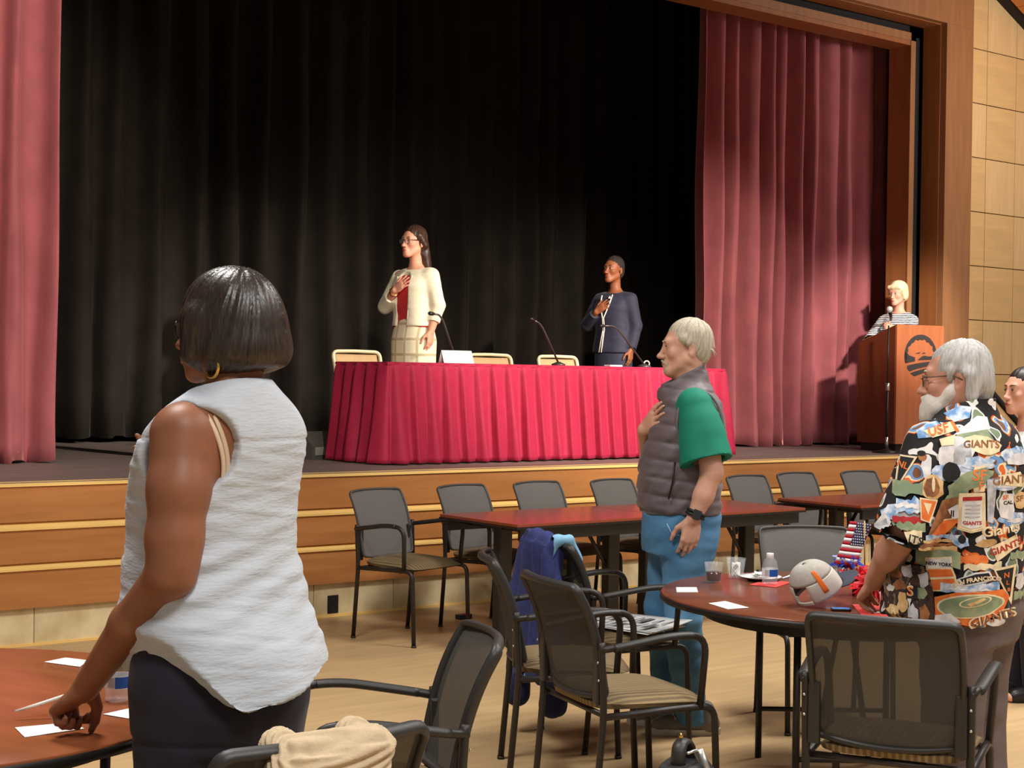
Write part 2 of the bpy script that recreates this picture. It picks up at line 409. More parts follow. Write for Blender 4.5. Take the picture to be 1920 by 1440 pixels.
# stepped proscenium frame: outer casing, outer reveal, black groove, inner lip, inner reveal (right jamb, header, left jamb)
XR, XL, ZT = 12.45, 1.9, 5.02
frame = struct(MB().box(XR, 12.87, WY - 0.02, 9.56, 0.0, ZT).build('trim_1', M_frame))
MB().box(XL - 0.42, XL, WY - 0.02, 9.56, 0, ZT).build('casing', M_frame, frame)
MB().box(XL - 0.42, 12.87, WY - 0.02, 9.56, ZT + 0.001, 5.62).build('casing_header', M_frame, frame)
MB().box(XR - 0.006, XR + 0.01, WY + 0.05, 9.555, 0, ZT - .002).box(XL - .01, XL + 0.006, WY + 0.05, 9.555, 0, ZT - .002).box(XL, XR, WY + 0.05, 9.555, ZT - 0.006, ZT + .01).build('outer_reveal', M_frame2, frame)
MB().box(XR - 0.16, XR, 9.60, 9.8, 0, ZT).box(XL, XL + 0.16, 9.60, 9.8, 0, ZT).box(XL, XR, 9.60, 9.8, ZT - 0.10, ZT + 0.05).build('black_groove', M_dark, frame)
MB().box(XR - 0.215, XR - 0.15, 9.54, 9.80, 0, ZT - 0.09).box(XL + 0.15, XL + 0.215, 9.54, 9.80, 0, ZT - 0.09).box(XL + 0.15, XR - 0.15, 9.54, 9.80, ZT - 0.205, ZT - 0.09).build('inner_lip', M_frame2, frame)
MB().box(XR - 0.222, XR - 0.15, 9.532, 9.545, 0, ZT - 0.085).box(XL + 0.15, XR - 0.15, 9.532, 9.545, ZT - 0.16, ZT - 0.085).build('lip_edge', M_frame, frame)

# black stage house behind the opening, unseen and added to keep ambient light out
struct(MB().box(-1, 14.5, 13.3, 13.4, 0.9, 7).build('wall_lightblock_back', M_black))
struct(MB().box(1.0, 1.1, 9.8, 13.4, 0.9, 7).build('wall_lightblock_left', M_black))
struct(MB().box(13.9, 14.0, 9.8, 13.4, 0.0, 7).build('wall_lightblock_right', M_black))
struct(MB().box(1.0, 14.0, 9.45, 13.4, 6.9, 7).box(XL - .5, 13.9, 9.82, 9.86, 5.0, 7).build('ceiling_lightblock', M_black))

# sloping slatted ceiling
ceil_ = struct(MB().prism([(7.5, 8.14), (16.5, 3.82), (16.5, 3.86), (7.5, 8.18)], 'y', -3, WY + 0.02).prism([(-1.5, 3.82), (7.5, 8.14), (7.5, 8.18), (-1.5, 3.86)], 'y', -3, WY + 0.02).build('ceiling', M_dark))
sl = None; ux = 1 / math.hypot(1, 0.48)
for i in range(40):
    d = 3.4 + 0.125 * i; px_, pz_ = 7.5 + d * ux * 1.0, 8.14 - d * ux * 0.48
    if sl is None:
        o = MB().prism([(0, -0.025), (0.112 * ux, -0.025 - 0.112 * ux * .48), (0.112 * ux, -0.004 - 0.112 * ux * .48), (0, -0.004)], 'y', -3, WY - 0.16).build('slat', M_slat, ceil_); sl = o.data
    else:
        o = bpy.data.objects.new('slat', sl); COL.objects.link(o); o.parent = ceil_
    o.location = (px_, 0, pz_)

# side stair down from the stage with a boarded guard and a dark handrail
stair = struct(MB().box(12.05, 13.4, 8.5, 9.27, 0, 0.18).box(12.05, 13.1, 8.5, 9.27, 0.18, 0.36).box(12.05, 12.8, 8.5, 9.27, 0.36, 0.54).box(12.05, 12.5, 8.5, 9.27, 0.54, 0.72).box(12.05, 12.2, 8.5, 9.27, .72, .9).build('trim_2', M_riser))
MB().prism([(12.02, 0.0), (13.5, 0.0), (13.5, 0.34), (12.02, 1.36)], 'y', 8.44, 8.49).build('guard_panel', M_frame, stair)
MB().prism([(12.02, 1.36), (13.5, 0.34), (13.5, 0.40), (12.02, 1.42)], 'y', 8.42, 8.51).build('guard_cap', M_panelA, stair)
MB().tube([(11.98, 8.465, 1.55), (13.5, 8.465, 0.50)], 0.027, 8).tube([(12.02, 8.465, 1.3), (12.02, 8.465, 1.53)], 0.016, 6).tube([(13.4, 8.465, 0.4), (13.4, 8.465, 0.57)], 0.016, 6).build('handrail', M_dark, stair)

# ------------------------------------------------------------------ curtains
def curtain(name, label, x0, x1, y, z0, z1, wmin, wmax, amp, m, seed, nz=26, per=14, hem=0.27, group=None):
    rs = random.Random(seed); folds = []; x = x0
    while x < x1:
        w = rs.uniform(wmin, wmax); folds.append((x, w, rs.uniform(0.65, 1.25) * amp, rs.uniform(-0.25, 0.25), rs.uniform(0, 6.28))); x += w
    kx = (x1 - x0) / (x - x0); folds = [(x0 + (f_[0] - x0) * kx, f_[1] * kx) + f_[2:] for f_ in folds]; nf = len(folds)
    def fn(u, v):
        q = min(u * nf, nf - 1e-6); i = int(q); t = q - i; X, w, a, sk, ph = folds[i]; Z = z0 + (z1 - z0) * v
        a2 = folds[(i + 1) % nf][2]; aa = a * (1 - t) + a2 * t
        wob = 0.10 * sin(1.1 * Z + ph) * (1 - v * 0.5)
        tt = t + sk * 0.35 * sin(2 * pi * t) / (2 * pi) * 2
        c = cos(2 * pi * tt); prof = (abs(c) ** 0.7) * (1 if c > 0 else -1)
        yy = y - aa * prof * (1.12 - 0.25 * v) - 0.02 * sin(3 * Z + ph) * (1 - v)
        if hem and abs(Z - z0 - hem) < 0.02: yy += 0.012
        if hem and Z < z0 + hem: yy += 0.006 * sin(40 * X + 50 * t + 9 * Z + ph)
        return (X + w * t + wob * w * sin(2 * pi * t), yy, Z + 0.012 * sin(2 * pi * t + ph) * (1 - v) ** 4)
    zs = nz
    o = MB().grid(fn, nf * per, zs, thick=0.004).build(name, m, fix=False)
    return tag(o, label, 'curtain', group)
curtain('stage_curtain', 'rose velvet stage curtain drawn to the left side of the stage', 2.4, 3.93, 10.12, SZ + 0.012, 5.9, 0.18, 0.34, 0.07, M_velvet, 5, nz=40)
curtain('stage_curtain', 'wide rose velvet stage curtain gathered at the right side behind the lectern', 9.93, 12.75, 10.12, SZ + 0.012, 5.9, 0.17, 0.40, 0.105, M_velvet, 12, nz=40)
curtain('backdrop_curtain', 'black pleated backdrop curtain across the rear of the stage', 2.6, 13.6, 12.7, SZ + 0.05, 6.2, 0.24, 0.40, 0.11, M_drape, 3, nz=12, per=12, hem=0)
# ------------------------------------------------------------------ furniture materials
M_tube = mat('black_brown_metal', (38, 32, 29), 0.45, spec=0.5)
M_plas = mat('charcoal_plastic', (44, 40, 37), 0.48)
M_seat = stripes('striped_seat_fabric', (98, 80, 53), (132, 110, 74), 'X', 15.0, 0.85, (0.35, 0.8), 0.9)
M_lam = mat('cherry_laminate', (142, 80, 48), 0.22, var=0.16, scale=2.5, stretch=(5, 0.8, 1), detail=7, spec=0.5)
M_lam2 = mat('red_cherry_laminate', (138, 68, 46), 0.2, var=0.10, scale=2.5, stretch=(0.8, 5, 1), detail=7, spec=0.5)
M_edge = mat('black_table_edge', (30, 25, 23), 0.4)
M_screw = mat('bright_steel', (200, 196, 190), 0.3, metal=0.9)
def mesh_fabric(name, col, see):
    m = mat(name, col, 0.85, var=0.06, scale=140, spec=0.2); nt = m.node_tree; N = nt.nodes; L = nt.links
    tr = N.new('ShaderNodeBsdfTransparent'); mx = N.new('ShaderNodeMixShader'); mx.inputs[0].default_value = see
    L.new(N['Principled BSDF'].outputs[0], mx.inputs[1]); L.new(tr.outputs[0], mx.inputs[2])
    L.new(mx.outputs[0], N['Material Output'].inputs[0]); return m
M_mesh = mesh_fabric('charcoal_mesh', (70, 66, 61), 0.26)
M_mesh2 = mesh_fabric('grey_mesh', (112, 108, 104), 0.10)

# ------------------------------------------------------------------ stacking arm chair (faces local -Y)
def make_chair(mesh_mat, rim_mat=None, rim_r=0.0135):
    t = thing('stacking_chair', '', 'chair')
    def back_pt(u, v, off=0.0):                      # u across -1..1, v up 0..1
        z = 0.475 + 0.375 * v
        taper = (1 - 0.055 * (1 - v) ** 2 - 0.03 * v ** 6)
        hw = 0.222 * taper
        r_ = 0.11                                     # rounded corners
        e = max(0.0, (abs(v - 0.5) * 2 - (1 - r_)) / r_)
        hw -= 0.026 * (1 - math.sqrt(max(0.0, 1 - e * e)))
        y = 0.200 + 0.02 * v + 0.082 * v ** 2.8 + 0.034 * (1 - u * u) - 0.02 * (1 - v) ** 3
        return Vector((u * hw, y + off, z - 0.012 * (1 - u * u) * (1 if v < 0.5 else -0.3)))
    MB().grid(lambda a, c: back_pt(2 * a - 1, c), 14, 30, thick=0.005).build('backrest', mesh_mat, t, fix=False)
    rim = [back_pt(-1, k / 12) for k in range(1, 12)] + [back_pt(-1, q) for q in (.945, .965, .982, .994)] + [back_pt(-1 + 2 * k / 12, 1) for k in range(13)] + [back_pt(1, q) for q in (.994, .982, .965, .945)] + [back_pt(1, 1 - k / 12) for k in range(1, 12)] + [back_pt(1, q) for q in (.055, .035, .018, .006)] + [back_pt(1 - 2 * k / 12, 0) for k in range(13)] + [back_pt(-1, q) for q in (.006, .018, .035, .055)]
    rim = [p + Vector((0, 0.002, 0)) for p in rim]
    MB().tube(rim + [rim[0]], rim_r, 6, cap=False, flat=(1.25, 0.8)).build('back_frame', rim_mat or M_plas, t)
    for s in (-1, 1):
        rear = rounded([(s * 0.236, 0.235, 0.0), (s * 0.238, 0.200, 0.43), (s * 0.240, 0.212, 0.62), (s * 0.240, 0.214, 0.665)], 0.06)
        MB().tube(rear, 0.0125, 8).build('rear_leg', M_tube, t)
        MB().tube([(s * 0.236, 0.2345, 0.0), (s * 0.236, 0.2335, 0.012)], 0.015, 8).build('foot_cap', M_plas, t)
        front = rounded([(s * 0.240, -0.245, 0.0), (s * 0.240, -0.225, 0.425), (s * 0.240, -0.10, 0.425), (s * 0.239, 0.20, 0.415)], 0.05)
        MB().tube(front, 0.0125, 8).build('front_leg', M_tube, t)
        MB().tube([(s * 0.240, -0.2448, 0.0), (s * 0.240, -0.2440, 0.012)], 0.015, 8).build('foot_cap', M_plas, t)
        arm = rounded([(s * 0.244, -0.165, 0.425), (s * 0.262, -0.178, 0.672), (s * 0.268, -0.05, 0.682), (s * 0.255, 0.17, 0.648), (s * 0.240, 0.222, 0.640)], 0.07, 6)
        MB().tube(arm, 0.0125, 8).build('arm_tube', M_tube, t)
        MB().tube(arm[7:20], 0.0175, 8, flat=(1.25, 0.75)).build('armrest', M_plas, t)
        # back bracket: links the post to the mesh back, two bright screws
        br = MB().box(s * 0.212 - 0.018, s * 0.212 + 0.018, 0.200, 0.224, 0.455, 0.64, bev=0.006).build('bracket', M_plas, t)
        MB().lathe([(0.005, 0), (0.004, 0.003), (0.0, 0.004)], n=8).build('screw', M_screw, br, (s * 0.240, 0.226, 0.60)).rotation_euler.x = -pi / 2
        MB().lathe([(0.005, 0), (0.004, 0.003), (0.0, 0.004)], n=8).build('screw', M_screw, br, (s * 0.240, 0.222, 0.54)).rotation_euler.x = -pi / 2
    bm = bmesh.new(); bmesh.ops.create_grid(bm, x_segments=12, y_segments=12, size=0.5)
    b = MB()
    def cush(a, c):
        u, v = 2 * a - 1, 2 * c - 1
        k = (abs(u) ** 5 + abs(v) ** 5) ** 0.2; m_ = max(abs(u), abs(v)); q = m_ / k if k > 1e-6 else 1
        x, y = u * q * 0.222, v * q * 0.222
        return (x * (1.02 - 0.04 * v), y - 0.012, 0.478 - 0.032 * m_ ** 6 - 0.012 * (v < -0.5) * (abs(v) - 0.5) + 0.006 * v)
    bm.free()
    b.grid(cush, 14, 14); b.grid(lambda a, c: (lambda p: (p[0] * 0.97, p[1] * 0.97 + 0.0, 0.432))(cush(a, 1 - c)), 14, 14)
    ring = [(i / 14, 0) for i in range(14)] + [(1, i / 14) for i in range(14)] + [(1 - i / 14, 1) for i in range(14)] + [(0, 1 - i / 14) for i in range(14)]
    top = [cush(*p) for p in ring]; bot = [(p[0] * 0.97, p[1] * 0.97, 0.432) for p in top]; n = len(top)
    b.add(top + bot, [(i, (i + 1) % n, n + (i + 1) % n, n + i) for i in range(n)], 0, True)
    b.build('seat', M_seat, t)
    MB().tube([(-0.239, 0.185, 0.415), (0.239, 0.185, 0.415)], 0.011, 8).tube([(-0.24, -0.13, 0.42), (0.24, -0.13, 0.42)], 0.011, 8).build('seat_rail', M_tube, t)
    return t
chairA = make_chair(M_mesh); chairB = make_chair(M_mesh2, mat('grey_brown_plastic', (82, 77, 72), 0.5), 0.0095); used = set()
def place_chair(x, y, fx, fy, label, group, proto=None):
    proto = proto or chairA
    t = proto if proto.name not in used else copy_tree(proto); used.add(proto.name)
    t.location = (x, y, 0); t.rotation_euler.z = yaw_of(fx, fy); t['label'] = label; t['category'] = 'chair'; t['group'] = group
    return t
gr = 'mesh-backed arm chairs in front of the stage'
place_chair(5.11, 7.53, .24, -.97, 'grey mesh-back arm chair standing clear of the table, leftmost along the stage', gr, chairB)
place_chair(5.77, 7.58, .20, -.98, 'grey mesh-back arm chair at the left end of the long table by the stage', gr, chairB)
place_chair(6.38, 7.60, .15, -.99, 'grey mesh-back arm chair behind the middle of the left half of the long table', gr, chairB)
place_chair(7.00, 7.56, .16, -.99, 'grey mesh-back arm chair half hidden by the man in the vest', gr, chairB)
place_chair(8.17, 7.45, .08, -1.0, 'grey mesh-back arm chair at the right end of the long table behind the vest man', gr, chairB)
place_chair(8.77, 7.52, .08, -1.0, 'grey mesh-back arm chair behind the left end of the far right table', gr, chairB)
place_chair(9.40, 7.45, .06, -1.0, 'grey mesh-back arm chair partly hidden by the bearded man in the printed shirt', gr, chairB)
gr = 'mesh-backed arm chairs around the round tables'
place_chair(3.66, 4.05, .97, -.243, 'dark mesh-back arm chair with empty striped seat, nearest left of the right round table', gr)
place_chair(3.87, 4.62, .83, -.56, 'dark mesh-back arm chair seen edge-on between the empty chair and the blue jacket', gr)
M3 = place_chair(4.43, 4.97, .955, -.285, 'dark mesh-back arm chair with a blue jacket on its back and papers on its seat', gr)
L1 = place_chair(2.22, 3.46, -.905, .427, 'dark mesh-back arm chair turned left beside the standing woman in white', gr)
L2 = place_chair(1.47, 2.75, -.02, 1.0, 'dark mesh-back arm chair at the bottom edge with a cream sweater over it', gr)
L2.scale = (1.03, 1.03, 1.03)
FC = place_chair(3.866, 3.016, .88, .47, 'dark mesh-back arm chair in the right foreground with its back to the camera', gr)
FC.scale = (1.01, 1.01, 1.01)
T1 = place_chair(5.42, 4.66, -.50, -.87, 'grey mesh-back arm chair facing the camera on the far side of the right round table', gr, chairB)

# ------------------------------------------------------------------ rectangular tables by the stage
def rect_table(x0, x1, y0, y1, label, legs):
    t = thing('folding_table', label, 'table', ((x0 + x1) / 2, (y0 + y1) / 2, 0), 0, 'long cherry tables in front of the stage')
    w, d = (x1 - x0) / 2, (y1 - y0) / 2
    MB().box(-w, w, -d, d, 0.712, 0.73, bev=0.003).build('tabletop', M_lam2, t)
    MB().box(-w - 0.003, w + 0.003, -d - 0.003, d + 0.003, 0.702, 0.7125).build('edge_band', M_edge, t)
    MB().box(-w + 0.04, w - 0.04, -d + 0.02, -d + 0.045, 0.635, 0.705).build('apron', M_edge, t); MB().box(-w + 0.04, w - 0.04, d - 0.045, d - 0.02, 0.635, 0.705).build('apron', M_edge, t)
    for lx in legs:
        lg = MB().box(lx - 0.045, lx + 0.045, -0.035, 0.035, 0.04, 0.70, bev=0.008).build('leg', M_tube, t)
        MB().box(lx - 0.03, lx + 0.03, -d + 0.06, d - 0.06, 0.012, 0.045, bev=0.01).build('foot_bar', M_tube, lg)
        MB().box(lx - 0.03, lx + 0.03, -d + 0.06, d - 0.06, 0.665, 0.70).build('top_bracket', M_tube, lg)
        MB().tube([(lx, 0, 0.35), (lx + (0.22 if lx < 0 else -0.22), 0, 0.66)], 0.012, 8).build('brace', M_tube, lg)
    return t
rect_table(5.24, 6.39, 6.69, 7.43, 'cherry-topped folding table at the left, its free end towards the leftmost stage chair', (-0.39, 0.44))
rect_table(6.395, 7.58, 6.68, 7.42, 'cherry-topped folding table behind the man in the vest', (-0.44, 0.44))
rect_table(8.03, 9.6, 6.60, 7.33, 'cherry-topped folding table at the far right behind the printed shirt', (-0.6, 0.6))

# ------------------------------------------------------------------ round tables
def round_table(cx, cy, r, label, rz, lam, grp='round cherry tables'):
    t = thing('round_table', label, 'table', (cx, cy, 0), rz, grp)
    MB().lathe([(r - 0.002, 0.708), (r, 0.713), (r, 0.727), (r - 0.003, 0.73), (r * 0.5, 0.73), (0.0, 0.73)], n=72).build('tabletop', lam, t)
    MB().lathe([(r - 0.006, 0.700), (r + 0.0045, 0.702), (r + 0.0045, 0.722), (r, 0.7235)], n=72, cap=False).build('edge_band', M_edge, t)
    MB().lathe([(0, 0.700), (r - 0.004, 0.700), (r - 0.004, 0.709)], n=72, cap=False).build('underside', M_edge, t)
    MB().lathe([(r - 0.16, 0.645), (r - 0.16, 0.70)], n=48, cap=False).lathe([(r - 0.185, 0.70), (r - 0.185, 0.645)], n=48, cap=False).lathe([(r - 0.185, 0.645), (r - 0.16, 0.645)], n=48, cap=False).build('apron_ring', M_edge, t)
    for s in (-1, 1):
        pr = MB().tube(rounded([(s * 0.42, -0.26, 0.0), (s * 0.42, -0.26, 0.70)], 0.02), 0.0135, 8).build('leg', M_tube, t)
        MB().tube([(s * 0.42, 0.26, 0.0), (s * 0.42, 0.26, 0.70)], 0.0135, 8).build('leg', M_tube, t)
        MB().tube([(s * 0.42, -0.26, 0.20), (s * 0.42, 0.26, 0.20)], 0.010, 8).build('stretcher', M_tube, t)
        MB().tube([(s * 0.42, 0.0, 0.20), (s * 0.05, 0.0, 0.69)], 0.011, 8).build('brace', M_tube, t)
    return t
TR = (4.643, 3.881); TL = (1.148, 3.90)
round_table(TR[0], TR[1], 0.7045, 'round cherry table on the right with cap, drinks and flag', radians(52), mat('dark_cherry_laminate', (114, 64, 44), 0.22, var=0.16, scale=2.5, stretch=(5, 0.8, 1), detail=7))
round_table(TL[0], TL[1], 0.735, 'round cherry table on the left under the woman\'s hand', radians(20), M_lam)

# ------------------------------------------------------------------ skirted head table on the stage
X0, X1, Y0, Y1, ZT_ = 5.90, 9.20, 9.02, 9.70, 1.632
ht = thing('head_table', 'long head table on stage under a crimson pleated skirt', 'table', ((X0 + X1) / 2, (Y0 + Y1) / 2, SZ))
hw, hd = (X1 - X0) / 2, (Y1 - Y0) / 2; H_ = ZT_ - SZ
MB().box(-hw, hw, -hd, hd, H_ - 0.03, H_ - 0.003, bev=0.004).build('tabletop', M_skirt, ht)
for sx in (-1, 1):
    for sy in (-1, 1): MB().tube([(sx * (hw - .12), sy * (hd - .08), 0), (sx * (hw - .12), sy * (hd - .08), H_ - .03)], 0.014, 8).build('leg', M_tube, ht)
rs = random.Random(4); P_ = 2 * hd + 2 * hw + 2 * hd; pit = 0.140; npl = int(P_ / pit); pit = P_ / npl
ph = [(rs.uniform(0.75, 1.3), rs.uniform(-.12, .12), rs.uniform(0, 6)) for _ in range(npl + 1)]
def skirt_pt(u, v):
    s = u * P_; i = min(int(s / pit), npl - 1); t = s / pit - i; a, sk, p_ = ph[i]; a2 = ph[i + 1][0]; z = H_ * v + 0.012 * (1 - v); dn = 1 - v
    A = (0.010 + 0.058 * dn ** 0.5) * (a * (1 - t) + a2 * t)
    k_ = 0.16 + 0.10 * dn; pr = (t / k_) ** 1.3 if t < k_ else ((1 - (t - k_) / (1 - k_)) ** (0.75 + 0.5 * (1 - dn)))
    pr = pr * pr * (3 - 2 * pr) * 0.5 + pr * 0.5
    out = 0.006 + A * pr + 0.045 * dn ** 1.6 + 0.006 * dn * sin(7 * z + p_ + 5 * t)
    sh = 0.012 * dn * sin(2 * pi * t + p_) - 0.010 * (1 - dn) * (1 if t < k_ else 0) * 0
    if v > 0.97: out = 0.006 + 0.3 * (out - 0.006)
    s2 = min(max(s + sh, 0), P_); Rr = 0.07; L1_ = 2 * hd; L2_ = L1_ + 2 * hw
    def base(q):
        if q < L1_: return Vector((-hw, hd - q)), Vector((-1, 0))
        if q < L2_: return Vector((-hw + q - L1_, -hd)), Vector((0, -1))
        return Vector((hw, -hd + q - L2_)), Vector((1, 0))
    p, n = base(s2)
    for c in (L1_, L2_):                                   # soften the two front corners
        if abs(s2 - c) < Rr:
            w = (s2 - c + Rr) / (2 * Rr); n = (base(c - Rr - .01)[1] * (1 - w) + base(c + Rr)[1] * w).normalized()
    p = p + n * out
    return (p.x, p.y, z)
MB().grid(skirt_pt, npl * 12, 22, thick=0.003).build('skirt', M_skirt, ht, fix=False)
MB().box(-hw - 0.012, hw + .012, -hd - 0.012, -hd - 0.004, H_ - 0.02, H_ - 0.001).box(-hw - .012, -hw - .004, -hd, hd, H_ - .02, H_ - .001).build('skirt_band', M_skirt, ht)

# folding chairs behind the head table
M_cream = mat('cream_metal', (226, 208, 168), 0.45)
M_tanpad = mat('tan_padding', (186, 150, 108), 0.8, var=0.08, scale=60)
def folding_chair():
    t = thing('folding_chair', '', 'chair')
    MB().grid(lambda a, c: ((2 * a - 1) * 0.19, 0.20 + 0.02 * (1 - (2 * a - 1) ** 2) + 0.06 * c, 0.62 + 0.16 * c), 10, 6, thick=0.014).build('backrest', M_tanpad, t, fix=False)
    rim = rounded([(-0.20, 0.16, 0.45), (-0.215, 0.255, 0.80), (0, 0.285, 0.805), (0.215, 0.255, 0.80), (0.20, 0.16, 0.45)], 0.05)
    MB().tube(rim, 0.0145, 8, flat=(1.3, 0.9)).build('back_frame', M_cream, t)
    MB().box(-0.2, 0.2, -0.2, 0.19, 0.43, 0.46, bev=0.012).build('seat', M_cream, t)
    for s in (-1, 1):
        MB().tube([(s * 0.205, 0.17, 0.45), (s * 0.205, -0.2, 0.0)], 0.011, 8).build('front_leg', M_cream, t)
        MB().tube([(s * 0.19, -0.1, 0.43), (s * 0.19, 0.24, 0.0)], 0.011, 8).build('rear_leg', M_cream, t)
    return t
fc = folding_chair()
for i, (x, lab) in enumerate([(6.40, 'cream folding chair at the left end behind the head table'), (7.70, 'cream folding chair behind the head table, right of the name card'), (8.42, 'cream folding chair behind the middle microphone')]):
    o = fc if i == 0 else copy_tree(fc); o.location = (x, 9.98, SZ); o['label'] = lab; o['group'] = 'folding chairs on the stage'

# ------------------------------------------------------------------ lectern
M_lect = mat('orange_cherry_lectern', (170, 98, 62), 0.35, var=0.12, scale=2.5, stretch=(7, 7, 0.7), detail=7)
M_lect_shade = mat('shaded_cherry', (112, 52, 28), 0.4, var=0.12, scale=2.5, stretch=(7, 7, 0.7), detail=7)  # shade of the lectern side put into the colour, darker than the front
M_logo = mat('dark_emblem', (52, 46, 46), 0.6)
a_ = radians(-8.4); c0 = Vector((11.16, 8.80)); ex = Vector((cos(a_), sin(a_))); ey = Vector((-sin(a_), cos(a_)))
LW, LD = 0.57, 0.50; cc = c0 + ex * LW / 2 + ey * LD / 2
lt = thing('lectern', 'tall cherry lectern with a dark round tree emblem, at the right of the stage', 'lectern', (cc.x, cc.y, SZ), a_)
w, d = LW / 2, LD / 2
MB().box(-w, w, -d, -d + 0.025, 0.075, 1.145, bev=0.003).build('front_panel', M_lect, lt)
for s in (-1, 1): MB().prism([(-d + 0.025, 0.075), (d, 0.075), (d, 0.985), (-d + 0.025, 1.14)], 'x', s * w - (0.02 if s > 0 else 0), s * w + (0 if s > 0 else 0.02)).build('side_panel', M_lect_shade, lt)
MB().prism([(-d + 0.02, 1.12), (d + 0.02, 0.965), (d + 0.02, 0.985), (-d + 0.02, 1.14)], 'x', -w + 0.02, w - 0.02).build('reading_board', M_lect_shade, lt)
MB().box(-w + 0.03, w - 0.03, -d + 0.03, d - 0.02, 0.0, 0.075).build('plinth', M_edge, lt)
MB().box(-w + 0.02, w - 0.02, -d + 0.03, d - 0.05, 0.55, 0.57).build('shelf', M_lect_shade, lt)
# emblem: half ring over a broad tree, hills and two sweeping furrows
E_ = MB(); R0 = 0.195; ez = 0.865
def flat(poly):
    n = len(poly); f_ = [(x * R0, -d - 0.0045, ez + y * R0) for x, y in poly]; g_ = [(x * R0, -d + 0.002, ez + y * R0) for x, y in poly]
    E_.add(f_ + g_, [tuple(range(n)), tuple(range(2 * n - 1, n - 1, -1))] + [(i, n + i, n + (i + 1) % n, (i + 1) % n) for i in range(n)])
def quadstrip(A, B):
    for i in range(len(A) - 1): flat([A[i], A[i + 1], B[i + 1], B[i]])
angs = [radians(200 - 220 * i / 40) for i in range(41)]
canopy = [0.86 + 0.03 * sin(i * 1.7) - 0.09 * max(0, sin((i - 3) / 34 * pi)) ** 2 + 0.02 * sin(i * 0.9) for i in range(41)]
quadstrip([(cos(q), sin(q)) for q in angs], [(cos(q) * c, sin(q) * c) for q, c in zip(angs, canopy)])
def onc(x): return math.sqrt(max(0, 1 - x * x))
xs = [-0.98 + (0.62) * i / 10 for i in range(11)]
quadstrip([(x, max(-onc(x), -0.34 + 0.16 * (x + 1))) for x in xs], [(x, -0.02 + 0.26 * max(0, (-0.68 - x)) * 2.2 + 0.04 * sin(6 * x)) for x in xs])
xs = [-0.16 + 1.12 * i / 12 for i in range(13)]
quadstrip([(x, -0.17 + 0.03 * x) for x in xs], [(x, -0.14 + 0.16 * sin(min(1, (x + .16) / .5) * pi / 2) + 0.02 * sin(9 * x)) for x in xs])
flat([(-0.35, 0.13), (-0.1, 0.12), (-0.02, 0.18), (-0.12, 0.17)]); flat([(0.08, 0.12), (0.3, 0.13), (0.22, 0.18), (0.12, 0.15)])
for (a0, a1, b0, b1) in [(-0.50, -0.84, -0.20, -0.38), (-0.95, -1.25, -0.46, -0.60)]:
    xs = [-0.9 + 1.8 * i / 24 for i in range(25)]; A, B = [], []
    for x in xs:
        t = (x + 0.9) / 1.8; top = a0 + (b0 - a0) * t ** 0.6; bot = a1 + (b1 - a1) * t ** 0.6
        lim = -onc(x); top = max(top, lim); bot = max(bot, lim)
        A.append((x, bot)); B.append((x, top))
    for i in range(24):
        if B[i][1] - A[i][1] > 0.01 and B[i + 1][1] - A[i + 1][1] > 0.01: quadstrip(A[i:i + 2], B[i:i + 2])
E_.build('emblem', M_logo, lt)
